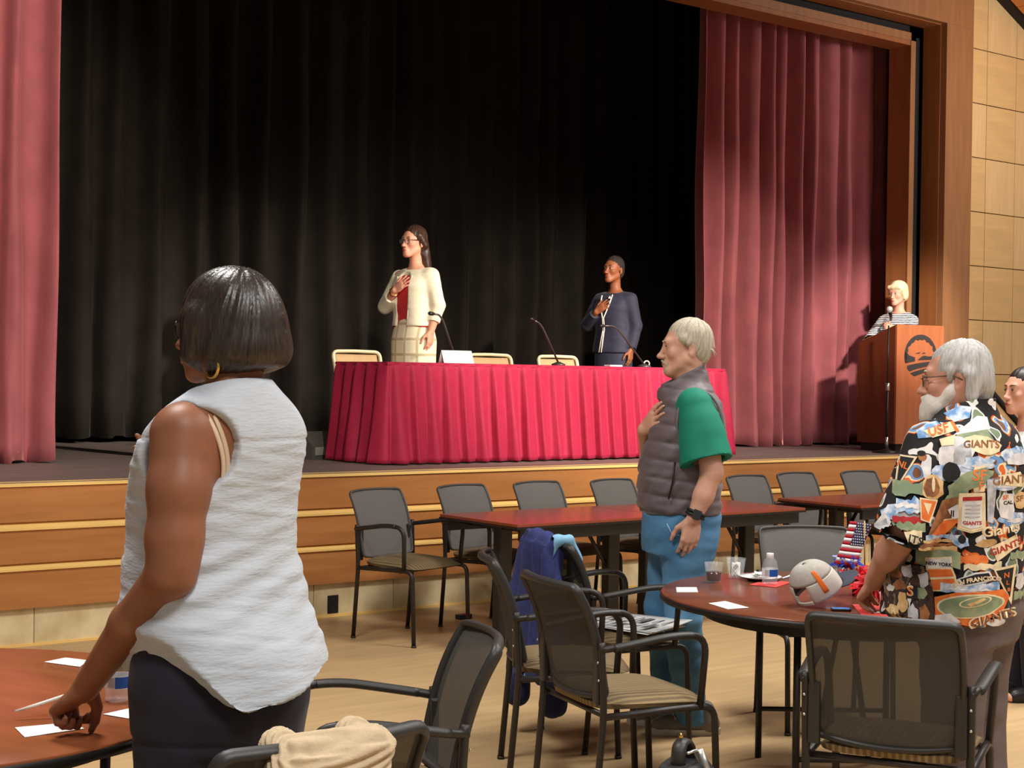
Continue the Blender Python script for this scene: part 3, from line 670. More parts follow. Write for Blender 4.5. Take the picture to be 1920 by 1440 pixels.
# ------------------------------------------------------------------ people
def Rz(a): return np.array([[cos(a), -sin(a), 0], [sin(a), cos(a), 0], [0, 0, 1]])
def Rx(a): return np.array([[1, 0, 0], [0, cos(a), -sin(a)], [0, sin(a), cos(a)]])
def Ry(a): return np.array([[cos(a), 0, sin(a)], [0, 1, 0], [-sin(a), 0, cos(a)]])
class Head:
    """local frame: origin between the eyes' level and the skull axis, face along -Y"""
    def __init__(s, c, yaw=0.0, pitch=0.0, tilt=0.0, sc=1.0): s.c = np.array(c, float); s.R = Rz(yaw) @ Ry(tilt) @ Rx(pitch); s.s = sc
    def P(s, x, y, z): return s.c + s.R @ (np.array([x, y, z]) * s.s)
    def inv(s, p): return ((p - s.c) @ s.R) / s.s
    def ell(s, F, c, r, k=0.02, op='add'): F.ell(s.P(*c), np.array(r) * s.s, k * s.s, s.R, op)
    def cap(s, F, a, b, ra, rb=None, k=0.015, op='add'): F.cap(s.P(*a), s.P(*b), ra * s.s, (ra if rb is None else rb) * s.s, k * s.s, op)
    def build(s, F, nose=1.0, jaw=1.0, lips=1.0, cheeks=1.0, brow=1.0, neck=None, ears=True):
        E, Cc = s.ell, s.cap
        E(F, (0, 0.014, 0.040), (0.073, 0.094, 0.078), 0.02)
        E(F, (0, -0.030, 0.005), (0.064, 0.058, 0.070), 0.03)
        E(F, (0, -0.028, -0.050), (0.054 * jaw, 0.058, 0.064), 0.03)
        for q in (-1, 1):
            Cc(F, (q * 0.052 * jaw, 0.0, -0.055), (q * 0.018, -0.070, -0.102), 0.020, 0.017, 0.03)
            E(F, (q * 0.040, -0.064, -0.026), (0.022, 0.018, 0.018), 0.025)
        E(F, (0, -0.078, -0.105), (0.020, 0.016, 0.015), 0.022)
        Cc(F, (-0.036, -0.080, 0.025), (0.036, -0.080, 0.025), 0.0125 * brow, None, 0.02)
        E(F, (0, -0.090, -0.071), (0.024, 0.012, 0.022), 0.018)
        for q in (-1, 1): E(F, (q * 0.031, -0.101, 0.003), (0.017, 0.014, 0.0125), 0.012, 'sub')
        Cc(F, (0, -0.088, 0.014), (0, -0.110 * (0.85 + 0.15 * nose), -0.034), 0.008, 0.0105 * nose, 0.016)
        E(F, (0, -0.115 * (0.9 + 0.1 * nose), -0.038), (0.0110 * nose, 0.011 * nose, 0.0095), 0.010)
        for q in (-1, 1): E(F, (q * 0.0125 * nose, -0.101, -0.041), (0.0085 * nose, 0.010, 0.008), 0.008)
        E(F, (0, -0.1000, -0.0665), (0.020, 0.0080 * lips, 0.0055), 0.006)
        E(F, (0, -0.0985, -0.0780), (0.018, 0.0085 * lips, 0.0065), 0.006)
        for q in (-1, 1): E(F, (q * 0.031, -0.0785, 0.003), (0.0150, 0.0130, 0.0130), 0.004)              # lids
        if ears:
            for q in (-1, 1):
                Re = Rz(q * 0.35) @ Rx(-0.15)
                F.ell(s.P(q * 0.074, 0.018, -0.012), np.array([0.010, 0.019, 0.034]) * s.s, 0.008 * s.s, s.R @ Re)
                F.ell(s.P(q * 0.083, 0.013, -0.010), np.array([0.006, 0.009, 0.018]) * s.s, 0.006 * s.s, s.R @ Re, 'sub')
        if neck is not None: F.cap(s.P(0, 0.028, -0.060), neck[0], neck[1] * 0.94, neck[1], 0.03)
    def features(s, parent, vq, lipm_, browm_, lw=0.021, lt=0.0042, bt=0.0034):
        """lips and brows laid on the modelled face"""
        _, v, q = vq; near = np.linalg.norm(v - s.c, axis=1) < 0.17; keep = near[q].all(1); ids = np.unique(q[keep]); mp = np.full(len(v), -1); mp[ids] = np.arange(len(ids))
        t = BVHTree.FromPolygons([Vector(p) for p in v[ids]], [tuple(int(i) for i in f) for f in mp[q[keep]]]); dr = Vector(s.R @ np.array([0, 1.0, 0]))
        def on(x, z, lift=0.0):
            h = t.ray_cast(Vector(s.P(x, -0.25, z)), dr)
            return (h[0] - dr * lift) if h[0] is not None else Vector(s.P(x, -0.09, z))
        b = MB()
        for z0, bow in ((-0.0672, 1), (-0.0760, -1)):
            xs = np.linspace(-lw, lw, 11); pts = [on(x, z0 + (-0.0722 - z0) * (abs(x) / lw) ** 2 - (0.0012 if bow > 0 and abs(x) < .003 else 0), -.0012) for x in xs]
            b.tube(pts, [max(.0008, lt * (1 - (abs(x) / lw) ** 2.2) ** .6) * (1 if bow > 0 else 1.15) for x in xs], 8)
        b.build('lips', lipm_, parent)
        for qq in (-1, 1):
            xs = np.linspace(0.013, 0.049, 8); pts = [on(qq * x, 0.0250 + 0.004 * math.sin((x - .013) / .036 * pi * .8), .0002) for x in xs]
            MB().tube(pts, [bt * w for w in (.6, 1, 1.05, 1, .9, .75, .55, .3)], 6, flat=(1, 1)).build('eyebrow', browm_, parent)
    def eyes(s, parent, iris=(70, 48, 34)):
        mw = mat('eye_white', (214, 204, 194), 0.3); mi = mat('iris_%d' % iris[0], iris, 0.2); mp = mat('pupil', (12, 10, 10), 0.15); ml = mat('lash_line', (46, 34, 28), .7)
        for q in (-1, 1):
            bm = bmesh.new(); bmesh.ops.create_uvsphere(bm, u_segments=20, v_segments=16, radius=1.0)
            b = MB(); bm.verts.index_update(); rx, ry, rz_ = 0.0125, 0.0112, 0.0054
            for f in bm.faces:
                c = f.calc_center_median(); a = math.hypot(c.x, c.y * rz_ / rx * 1.0)        # pole of the sphere looks out of the face
                d_ = math.hypot(c.x * rx, c.y * rz_) ; b.f.append(tuple(v.index for v in f.verts)); b.m.append((2 if d_ < .0026 else (1 if d_ < .0056 else 0)) if c.z > 0 else 0); b.sm.append(True)
            for v in bm.verts: b.v.append(tuple(s.P(q * 0.031 + v.co.x * rx, -0.0822 - v.co.z * ry, 0.0022 + v.co.y * rz_)))
            bm.free(); e = b.build('eye', [mw, mi, mp], parent, fix=False)
            xs = np.linspace(-1, 1, 9)
            MB().tube([Vector(s.P(q * .031 + x * .0135, -.0822 - .0115 * math.sqrt(max(0, 1 - (x * .93) ** 2)) * .98, .0022 + .0050 * math.sqrt(max(0, 1 - x * x)) + .0006)) for x in xs], [.0006, .0012, .0015, .0016, .0016, .0016, .0015, .0012, .0006], 6).build('lash_line', ml, e)
    def glasses(s, parent, m, w=0.030, h=0.019, thick=0.0016, y=-0.108, z=-0.002, lens=True):
        b = MB(); L = MB()
        for q in (-1, 1):
            ring = [s.P(q * 0.033 + w * 0.5 * 1.25 * np.sign(cos(a)) * abs(cos(a)) ** 0.7 , y + 0.008 * abs(q * 0.033 + w * .6 * cos(a)) / 0.05, z + h * np.sign(sin(a)) * abs(sin(a)) ** 0.7) for a in np.linspace(0, 2 * pi, 25)]
            b.tube([Vector(p) for p in ring], thick * s.s, 6, cap=False)
            L.add([tuple(p) for p in ring[:-1]], [tuple(range(24))])
            b.tube([Vector(s.P(q * 0.053, y + 0.010, z + h * 0.6)), Vector(s.P(q * 0.072, y + 0.03, z + 0.011)), Vector(s.P(q * 0.079, 0.0, z + 0.012)), Vector(s.P(q * 0.080, 0.028, z - 0.004))], thick * 1.1 * s.s, 6)
        b.tube([Vector(s.P(-0.014, y, z + 0.006)), Vector(s.P(0, y - 0.004, z + 0.009)), Vector(s.P(0.014, y, z + 0.006))], thick * s.s, 6)
        o = b.build('glasses', m, parent)
        if lens: L.build('lens', mat('lens_glass', (235, 240, 240), 0.05, alpha=0.12), o)
        return o

def hand(F, W, d, n, t, sc=1.0, curl=(0.35, 0.35, 0.4, 0.45), thumb=0.5, spread=0.1, palm=1.0):
    """W wrist, d towards the fingers, n out of the back of the hand, t towards the thumb side"""
    W = np.array(W, float); d = unit(d); n = np.array(n, float); n = unit(n - d * (n @ d)); t = np.array(t, float); t = unit(t - d * (t @ d) - n * (t @ n))
    L = lambda a, b, c: W + (d * a + t * b + n * c) * sc
    F.ell(L(0.046, 0.0, 0.0), np.array([0.040, 0.054, 0.0155]) * sc, 0.012, np.stack([t, d, n], 1))
    K = [(0.090, 0.030), (0.095, 0.010), (0.090, -0.010), (0.080, -0.028)]; LN = [0.070, 0.078, 0.072, 0.056]
    for i, ((a, b), l) in enumerate(zip(K, LN)):
        k0 = L(a, b, 0.002); F.cap(L(0.012, b * 0.55, 0), k0, 0.014 * sc, 0.0115 * sc, 0.010)
        dirv = unit(d + t * spread * (1.5 - i) * 0.6); ang = 0.0; p = k0
        for j, fr in enumerate((0.45, 0.31, 0.26)):
            ang += curl[i] * (0.9, 1.1, 0.75)[j]; dd = dirv * cos(ang) - n * sin(ang); q = p + dd * l * fr * sc
            F.cap(p, q, (0.0098, 0.0088, 0.0080)[j] * sc * (0.92 if i == 3 else 1), (0.0088, 0.0080, 0.0066)[j] * sc * (0.92 if i == 3 else 1), 0.0035); p = q
    b0 = L(0.022, 0.026, -0.006); d1 = unit(d * 0.62 + t * 0.70 * (1 - thumb * 0.5) - n * (0.25 + 0.5 * thumb)); p1 = b0 + d1 * 0.042 * sc
    F.cap(b0, p1, 0.0165 * sc, 0.0118 * sc, 0.012)
    d2 = unit(d * 0.9 + t * 0.35 * (1 - thumb) - n * (0.15 + 0.45 * thumb)); p2 = p1 + d2 * 0.032 * sc; F.cap(p1, p2, 0.0112 * sc, 0.0098 * sc, 0.004)
    d3 = unit(d2 + d * 0.3 - t * 0.2 * thumb); F.cap(p2, p2 + d3 * 0.024 * sc, 0.0098 * sc, 0.0075 * sc, 0.004)

def shoe(F, heel, toe_dir, ln=0.28, w=0.048, h=0.085):
    d = unit(np.array([toe_dir[0], toe_dir[1], 0.0])); c = np.array(heel, float)
    F.cap(c + d * 0.04 + V3(0, 0, 0.045), c + d * (ln - 0.06) + V3(0, 0, 0.035), 0.045, 0.036, 0.02)
    F.cap(c + d * (ln - 0.09) + V3(0, 0, 0.034), c + d * (ln - 0.04) + V3(0, 0, 0.032), 0.045, 0.034, 0.02)
    F.cap(c + d * 0.05 + V3(0, 0, 0.05), c + d * 0.06 + V3(0, 0, 0.105), 0.045, 0.043, 0.02)
    F.cut(lambda X, Y, Z: 0.0 - Z + 0 * X + 0 * Y, 0.004)
def sole_part(parent, heel, toe_dir, ln, m, name='sole'):
    d = unit(np.array([toe_dir[0], toe_dir[1]])); n = np.array([-d[1], d[0]]); h = np.array(heel[:2], float); pts = []
    for k in range(28):
        a = 2 * pi * k / 28; u = 0.5 - 0.5 * cos(a); w = 0.047 * abs(sin(a)) ** 0.75 * (0.88 + 0.22 * math.sin(u * pi * 0.9)) * (1 if sin(a) > 0 else -1)
        p = h + d * (-0.008 + u * (ln + 0.008)) + n * w; pts.append(tuple(p))
    return MB().prism(pts, 'z', 0.0, 0.026).build(name, m, parent)

SKIN = lambda name, c: mat(name, c, 0.48, var=0.09, scale=14, detail=5, spec=0.4)
def person(label, loc, fx, fy, group=None):
    return thing('person', label, 'person', loc, yaw_of(fx, fy), group)
def hairdisp(H, seed, amp=0.002, fz=14, fx=85):
    def f(v):
        q = H.inv(v); az = np.arctan2(q[:, 0], -q[:, 1] + 0.3 * q[:, 2]); r = np.stack([az * fx / 20, q[:, 2] * fz * 0.35, q[:, 0] * 0 + 1.0], 1)
        return amp * (snoise(r, 3.0, seed) + 0.5 * snoise(r, (8.0, 3.0, 3.0), seed + 1))
    return f
def wrinkles(amp=0.004, fr=(9, 9, 26), seed=1, extra=None):
    def f(v):
        d = amp * snoise(v, fr, seed) + amp * 0.4 * snoise(v, np.array(fr) * 2.2, seed + 5)
        if extra is not None: d = d + extra(v)
        return d
    return f
M_hairgloss = mat('glossy_dark_hair', (46, 34, 26), 0.36, var=0.6, scale=9, stretch=(26, 26, 1.2), spec=0.55, detail=4, bump=.2, bscale=9)
M_gold = mat('polished_gold', (230, 186, 96), 0.2, metal=1.0)
M_pants = mat('navy_trousers', (34, 30, 44), 0.85, var=0.2, scale=20, bump=0.1, sheen=0.1)
M_lens_frame = mat('dark_glasses_frame', (38, 26, 22), 0.3)

# ---- woman in white at the left table -------------------------------------------------
cx_, cy_ = f0 * 3.38 + r0 * -0.617, None
W1 = person('woman with a black bob in a white sleeveless blouse leaning on the left round table', (cx_.x, cx_.y, 0), *(f0 * .65 + r0 * -.76).xy)
sk = SKIN('warm_brown_skin', (140, 89, 62)); lipm = mat('dark_lip', (120, 62, 52), 0.4); browm = mat('dark_brow', (40, 28, 22), 0.8)
H = Head((0.0, -0.018, 1.643), 0.42, .02, 0, 0.95)
secs = [(0.74, 0, 0, .210, .225, .188), (0.86, 0, 0, .211, .235, .180), (0.95, 0, 0, .220, .245, .170), (1.05, 0, 0, .195, .250, .112), (1.18, 0, 0, .166, .252, .090), (1.26, 0, 0, .172, .250, .095), (1.34, 0, 0, .184, .205, .108), (1.42, 0, 0, .188, .135, .116), (1.475, 0, 0.005, .150, .085, .100), (1.52, 0, 0.02, .080, .055, .075), (1.56, 0, 0.02, .058, .05, .055)]
F = Field((-.33, -.47, -.01), (.33, .22, 1.80), 0.0052)
F.loft([s_ for s_ in secs if s_[0] > 1.1], m=-0.02); F.loft([(.76, 0, -.01, .14, .12, .10), (1.15, 0, 0, .13, .15, .07)], k=.03)
H.build(F, nose=1.05, lips=1.3, neck=(V3(0, 0.02, 1.48), 0.058))
for q in (-1, 1):
    F.cap((q * .095, -.02, .86), (q * .09, -.03, .47), .105, .066, .03); F.cap((q * .09, -.03, .47), (q * .085, .01, .08), .064, .042, .02)
A = [V3(.142, .020, 1.415), V3(.168, .045, 1.30), V3(.180, .050, 1.20), V3(.186, .045, 1.130), V3(.190, -.085, 1.010), V3(.186, -.252, .846)]
F.chain(A[:4], [.066, .060, .055, .047], .03); F.cap(A[3], A[4], .047, .042, .02); F.cap(A[4], A[5], .042, .030, .02); F.cap(A[3] + V3(0, .012, -.005), A[3] + V3(0, .02, .02), .04, .04, .03)
hand(F, A[5], V3(.005, -.115, -.082), V3(.25, -.52, .80), V3(-1, -.05, .1), 1.10, (1.2, 1.24, 1.28, 1.3), 1.0, 0.0)
B = [V3(-.130, -.045, 1.405), V3(-.185, -.16, 1.18), V3(-.085, -.268, 1.290)]
F.chain(B, [.058, .050, .033], .02); F.cap(B[1], B[2], .05, .032, .02)
hand(F, B[2], V3(.75, -.08, .55), V3(.1, -1, .1), V3(-.6, 0, .8), 0.98, (.12, .1, .12, .16), 0.1, 0.12)
for q in (-1, 1): F.cap((q * .085, .05, .05), (q * .085, -.13, .035), .035, .03, .02)
vq = sculpt(F, 'body', sk, W1); _, v1, q1 = vq; H.features(W1, vq, lipm, browm)
H.eyes(W1)
bv1 = BVHTree.FromPolygons([Vector(p) for p in v1], [tuple(int(i) for i in f) for f in q1])
# blouse: yoke, shirt-tail hem, big armholes
def hem(X, Y, Z):
    side = np.clip(np.abs(X - 0.02) / 0.2, 0, 1.2)
    back = 0.834 + np.where(X > 0.085, 0.165 * (np.clip(X - .085, 0, .3) / .125) ** 1.8, 0.066 * (np.clip(.085 - X, 0, .3) / .24) ** 1.2)
    return np.where(Y > -0.02, back, np.maximum(0.90, np.minimum(back + 0.01, 0.90 + np.clip((Y + .16) * 1.2, 0, .2) * (X > 0.02))))
F = Field((-.32, -.36, .74), (.32, .25, 1.60), 0.0055)
bsec = [(z_, a_1, b_1, c_1 + (.03 if z_ < .9 else 0), d_1, e_1 + (.012 if z_ < .9 else 0)) for z_, a_1, b_1, c_1, d_1, e_1 in secs]
F.loft(bsec, m=0.004)
F.cut(lambda X, Y, Z: hem(X, Y, Z) - Z, 0.004)
F.cut(lambda X, Y, Z: Z - (1.516 + 0.25 * Y) + 0 * X, 0.004)
F.cap((.158, .020, 1.395), (.40, .05, 1.36), .090, .13, .006, 'sub'); F.cap((.165, .025, 1.34), (.40, .05, 1.30), .075, .10, .006, 'sub')
F.cap((.148, .085, 1.388), (.30, .12, 1.33), .088, .12, .008, 'sub')
F.cap((-.175, -.075, 1.40), (-.40, -.14, 1.38), .062, .10, .006, 'sub')
F.loft([(.70, 0, 0, .19, .21, .115), (.88, 0, 0, .195, .22, .12), (.9, 0, 0, .19, .21, .11)], m=0.006, k=0.004, op='sub')
M_blouse = mat('white_crinkle_blouse', (190, 195, 202), 0.85, var=0.04, scale=18, stretch=(1, 1, 4), bump=0.5, bscale=42, sheen=0.1)
def crinkle(v):
    up = v[:, 2] > 1.402
    d = 0.0022 * snoise(v, (22, 22, 95), 3) * np.where(up, 0.15, 1.0) + 0.0045 * snoise(v, (7, 7, 20), 8) * np.where(up, 0.2, 1)
    w = np.exp(-((v[:, 2] - 1.10) / 0.10) ** 2) * (v[:, 1] > -0.05)      # folds pulled round the waist
    d += w * 0.011 * np.sin(2 * pi * (v[:, 2] + 0.28 * v[:, 0] + 0.012 * np.sin(9 * v[:, 0])) / 0.062) * (0.6 + 0.4 * snoise(v, 6, 4))
    d += np.where(v[:, 2] < 0.99, 0.009 * np.sin(26 * v[:, 0] + 14 * v[:, 1]) * (0.99 - v[:, 2]) / 0.14, 0)
    d += -0.0035 * np.exp(-((v[:, 2] - 1.402) / 0.004) ** 2)
    return d
sculpt(F, 'blouse', M_blouse, W1, disp=crinkle)
# straps of the camisole, laid on the skin beside the armhole
for nm, of in (('camisole_strap', 0.0), ('bra_strap', 0.014)):
    pts = []
    for x, y, z in [(.082, -.018, 1.505), (.092, .035, 1.478), (.088, .07, 1.435), (.080, .09, 1.39), (.078, .10, 1.345), (.092, .10, 1.305)]:
        c = Vector((.02, .0, z - .04)); p = Vector((x + of, y, z)); h = bv1.ray_cast(c + (p - c) * 3, -(p - c).normalized())
        if h[0] is not None: pts.append(h[0] + h[1] * .0035)
    if len(pts) > 2: MB().tube(rounded(pts, .03), .0065, 6, flat=(1.0, .45)).build(nm, mat('cream_elastic', (214, 188, 160), .7), W1)
F = Field((-.3, -.42, -.01), (.3, .25, 1.03), 0.0075)
F.loft([(.74, 0, -.01, .17, .17, .14), (.82, 0, -.01, .19, .17, .165), (.92, 0, -.005, .20, .175, .145), (1.0, 0, 0, .18, .18, .10)], k=.02)
for q in (-1, 1):
    F.cap((q * .098, -.015, .86), (q * .092, -.025, .47), .118, .082, .025); F.cap((q * .092, -.025, .47), (q * .088, .005, .07), .080, .064, .02)
F.cut(lambda X, Y, Z: 0.06 - Z + 0 * X + 0 * Y)
sculpt(F, 'trousers', M_pants, W1, disp=wrinkles(.003, (8, 8, 16), 2, lambda v: -0.004 * np.exp(-((v[:, 2] - .745 - .02 * np.sin(9 * v[:, 0])) / .006) ** 2)))
F = Field((-.15, -.17, -.01), (.15, .13, .12), 0.007)
for q in (-1, 1): shoe(F, (q * .087, .08, 0), (0, -1), .24)
sculpt(F, 'shoes', mat('black_shoe', (25, 23, 22), 0.4), W1)
# bob: full crown, blunt edge, open towards the face
F = Field((-.2, -.2, 1.48), (.2, .2, 1.83), 0.004)
H.ell(F, (0, .018, .040), (.100, .118, .104), .02); H.ell(F, (0, .034, -.02), (.108, .118, .10), .04); H.ell(F, (0, .040, -.055), (.112, .116, .068), .03)
for q in (-1, 1): H.cap(F, (q * .085, -.035, .02), (q * .080, -.050, -.062), .030, .022, .03)
H.ell(F, (0, -.128, -.035), (.066, .095, .125), .012, 'sub')
Rt = H.R
def bobcut(X, Y, Z):
    zz_ = Z - H.c[2]; yy = (X - H.c[0]) * Rt[0, 1] + (Y - H.c[1]) * Rt[1, 1]
    return -0.094 - 0.09 * np.clip(-yy - 0.0, 0, .1) * 0 - zz_ - 0.012 * np.cos(yy * 18)
F.cut(bobcut, .012)
sculpt(F, 'hair', M_hairgloss, W1, disp=hairdisp(H, 5, .0026, 8, 130))
H.glasses(W1, M_lens_frame, thick=.002, lens=True)
b = MB(); e0 = H.P(.086, .012, -.058)
b.tube([Vector(e0) + Vector((sin(a) * .004, sin(a) * .026, -.026 + cos(a) * .026)) for a in np.linspace(0.3, 2 * pi - .3, 26)], [0.0022 + 0.0024 * sin(pi * k / 25) for k in range(26)], 8)
b.build('hoop_earring', M_gold, W1)

# ---- man in the quilted vest --------------------------------------------------------
VM = person('grey-haired man in a quilted grey vest, green polo and jeans, hand on heart', (4.80, 4.92, 0), -.79, .613)
sk2 = SKIN('fair_skin', (212, 160, 134)); lip2 = mat('pale_lip', (186, 112, 96), 0.5); brow2 = mat('grey_brow', (190, 172, 150), 0.8)
H = Head((0.0, -0.014, 1.686), 0.03, 0.03, 0, 1.0)
vs2 = [(.955, 0, 0, .200, .205, .148), (1.06, 0, 0, .208, .222, .153), (1.2, 0, 0, .210, .208, .160), (1.33, 0, 0, .212, .172, .168), (1.43, 0, 0, .198, .135, .150), (1.50, 0, .005, .140, .100, .105), (1.545, 0, .01, .085, .085, .08), (1.58, 0, .012, .07, .075, .07)]
F = Field((-.34, -.34, -.01), (.34, .22, 1.83), 0.0052)
F.loft([s_ for s_ in vs2 if s_[0] < 1.51], m=-.035); F.loft([(.78, 0, -.01, .12, .10, .09), (1.0, 0, -.01, .15, .15, .10)])
H.build(F, nose=1.15, jaw=1.06, lips=.75, brow=1.2, neck=(V3(0, 0.012, 1.46), 0.064))
H.cap(F, (0, -.062, -.104), (0, -.02, -.125), .022, .03, .03)
for q in (-1, 1):
    dy = .025 if q > 0 else -.035; F.cap((q * .092, -.015 + dy * .4, .84), (q * .095, -.045 + dy, .5), .08, .055, .03); F.cap((q * .095, -.045 + dy, .5), (q * .09, -.012 + dy * 1.5, .07), .053, .040)
A = [V3(.172, .015, 1.435), V3(.215, .060, 1.27), V3(.230, .080, 1.150), V3(.236, .046, 1.05), V3(.238, .004, .950)]
F.chain(A, [.066, .054, .047, .043, .031], .02)
hand(F, A[4], V3(-.06, -.16, -1), V3(1, .22, 0), V3(0, -1, .1), 1.05, (.30, .26, .26, .30), .3, .05)
B = [V3(-.172, .01, 1.435), V3(-.225, -.14, 1.185), V3(.0, -.190, 1.320)]
F.chain(B, [.060, .048, .032], .02)
hand(F, B[2], V3(.76, .36, .54), V3(.38, -.93, .08), V3(-.55, -.1, .8), 1.03, (.10, .08, .10, .14), .1, .18)
for q, dy in ((1, .03), (-1, -.055)): F.cap((q * .09, .03 + dy, .06), (q * .09, -.10 + dy, .045), .034, .028, .02)
vq = sculpt(F, 'body', sk2, VM, disp=lambda v: .0010 * snoise(v, 60, 3) * (v[:, 2] > 1.5)); H.features(VM, vq, lip2, brow2, .019, .0032, .0042)
H.eyes(VM, (96, 110, 120))
F = Field((-.14, -.18, 1.55), (.14, .16, 1.85), .004)
H.ell(F, (0, .022, .045), (.080, .098, .086), .02); H.ell(F, (0, .058, -.012), (.070, .055, .075), .03)
for q in (-1, 1): H.cap(F, (q * .068, -.018, .035), (q * .072, -.002, .018), .018, .014, .02)
H.ell(F, (0, -.105, -.002), (.070, .075, .068), .015, 'sub'); H.ell(F, (0, -.03, -.06), (.11, .062, .075), .012, 'sub')
H.cap(F, (0, .095, .03), (0, .112, .0), .02, .012, .02)
M_hgrey = mat('silver_blond_hair', (188, 176, 154), 0.55, var=0.25, scale=9, stretch=(20, 20, 2), bump=.3, bscale=60, detail=5)
sculpt(F, 'hair', M_hgrey, VM, disp=hairdisp(H, 8, .0035))
b = MB()
for k in range(7): b.tube([Vector(H.P(.01 * (k - 3), .085, .03 - .004 * k)), Vector(H.P(.012 * (k - 3), .112, .02 - .006 * k)), Vector(H.P(.012 * (k - 3), .128 + .005 * (k % 3), .018 - .012 * k))], [.004, .003, .0008], 5)
o = b.build('stray_locks', M_hgrey, VM); o['kind'] = 'stuff'
F = Field((-.06, -.16, 1.54), (.06, -.04, 1.65), .0035)
for q in (-1, 1): H.cap(F, (0, -.104, -.058), (q * .026, -.092, -.069), .0062, .005, .006); H.cap(F, (q * .027, -.090, -.070), (q * .024, -.084, -.100), .006, .007, .008)
H.ell(F, (0, -.088, -.106), (.025, .012, .014), .012)
sculpt(F, 'goatee', mat('grey_goatee', (188, 172, 148), 0.8, var=.2, scale=60), VM, disp=lambda v: .0015 * snoise(v, 120, 2))
# green polo: collar hidden, wide left sleeve and the right one
M_polo = mat('green_polo', (4, 122, 96), 0.75, var=0.08, scale=12, bump=.12, bscale=160)
F = Field((-.36, -.26, 1.0), (.36, .22, 1.56), .0065)
F.loft([s_ for s_ in vs2 if s_[0] < 1.52], m=-.016)
for q, e in ((1, V3(.224, .066, 1.195)), (-1, V3(-.225, -.085, 1.26))):
    s0 = V3(q * .160, .012, 1.425); dv = unit(e - s0); S_ = F.like(); S_.cap(s0, s0 + dv * .12, .084, .097, .03); S_.cap(s0 + dv * .08, e + dv * .03, .096, .106, .02); S_.cap(s0 + dv * .12 - V3(0, .02, 0), e - V3(0, .03, 0), .08, .094, .02)
    S_.cut(lambda X, Y, Z: (X - e[0]) * dv[0] + (Y - e[1]) * dv[1] + (Z - e[2]) * dv[2], .004); S_.cap(e - dv * .05, e + dv * .02, .07, .078, .006, 'sub'); F.merge(S_, .03)
sculpt(F, 'polo_shirt', M_polo, VM, disp=wrinkles(.006, (10, 10, 9), 4))
M_vest = mat('grey_quilted_nylon', (104, 92, 94), 0.5, var=0.06, scale=20, bump=.2, bscale=55, sheen=.15, spec=.4)
F = Field((-.3, -.28, .92), (.3, .23, 1.68), .0058)
F.loft(vs2)
F.loft([(1.46, 0, .0, .10, .13, .10), (1.52, 0, -.006, .084, .126, .085), (1.58, 0, -.006, .080, .120, .08), (1.66, 0, -.006, .080, .120, .078)], k=.02)
F.cut(lambda X, Y, Z: Z - (1.585 + .55 * Y) + 0 * X, .01)
F.loft([(1.505, 0, .002, .066, .11, .064), (1.66, 0, .002, .070, .112, .068)], k=.006, op='sub')
for q in (-1, 1): F.ell((q * .245, .026, 1.345), (.105, .094, .150), .008, op='sub')
for q in (-1, 1): F.cap((q * .175, .028, 1.375), (q * .3, .028, 1.34), .066, .09, .008, 'sub')
def quilt(v):
    z = v[:, 2] + .015 * np.sin(7 * v[:, 1] + 3 * v[:, 0]); a = np.abs(np.sin(pi * (z - .955) / .078))
    d = .010 * (np.minimum(a, .75) ** .5 - .8) * np.where(v[:, 2] > 1.52, .2, 1)
    d += .0042 * snoise(v, (30, 30, 55), 6) + .003 * snoise(v, (12, 12, 60), 9)
    return d
vest, vv, vq = sculpt(F, 'quilted_vest', M_vest, VM, disp=quilt)
ab = MB()
for q in (-1, 1): ab.tube([Vector((q * (.199 - .062 * max(0, (z_ - 1.36) / .14) ** 2), y_, z_)) for y_, z_ in [(.028 + .097 * cos(a), 1.362 + .136 * sin(a)) for a in np.linspace(0, 2 * pi, 40)]], .0075, 6, cap=False)
o = ab.build('armhole_binding', M_vest, VM)
zp = MB(); zp.tube([(.203, -.075, 1.19), (.208, -.085, 1.10), (.203, -.10, 1.03)], .0035, 6); zp.build('pocket_zip', M_edge, VM)
M_jean = mat('blue_denim', (62, 106, 142), 0.85, var=0.25, scale=5, bump=.2, bscale=150, detail=7, col2=(98, 148, 182))
F = Field((-.3, -.3, .03), (.3, .23, 1.02), .0075)
F.loft([(.78, 0, -.02, .180, .175, .15), (.86, 0, -.02, .195, .182, .165), (.93, 0, -.015, .195, .180, .162), (1.0, 0, -.01, .19, .185, .15)], k=.02)
for q, dy in ((1, .025), (-1, -.035)):
    F.cap((q * .092, -.015 + dy * .4, .82), (q * .095, -.045 + dy, .52), .120, .086, .03); F.cap((q * .095, -.045 + dy, .52), (q * .09, -.012 + dy * 1.5, .07), .084, .070, .02)
F.cut(lambda X, Y, Z: .045 - Z + 0 * X + 0 * Y)
sculpt(F, 'jeans', M_jean, VM, disp=wrinkles(.0065, (10, 10, 19), 12))
b = MB(); b.tube([(.198, -.105, .925), (.203, -.085, .885), (.204, -.045, .872), (.203, -.02, .878)], .0022, 5).tube([(.203, -.02, .935), (.204, -.02, .878)], .0018, 5)
b.build('pocket_seam', mat('pale_stitching', (150, 185, 205), .8), VM)
M_shoe = mat('grey_suede_trainer', (126, 118, 110), 0.85, var=0.15, scale=25, bump=.2, bscale=90)
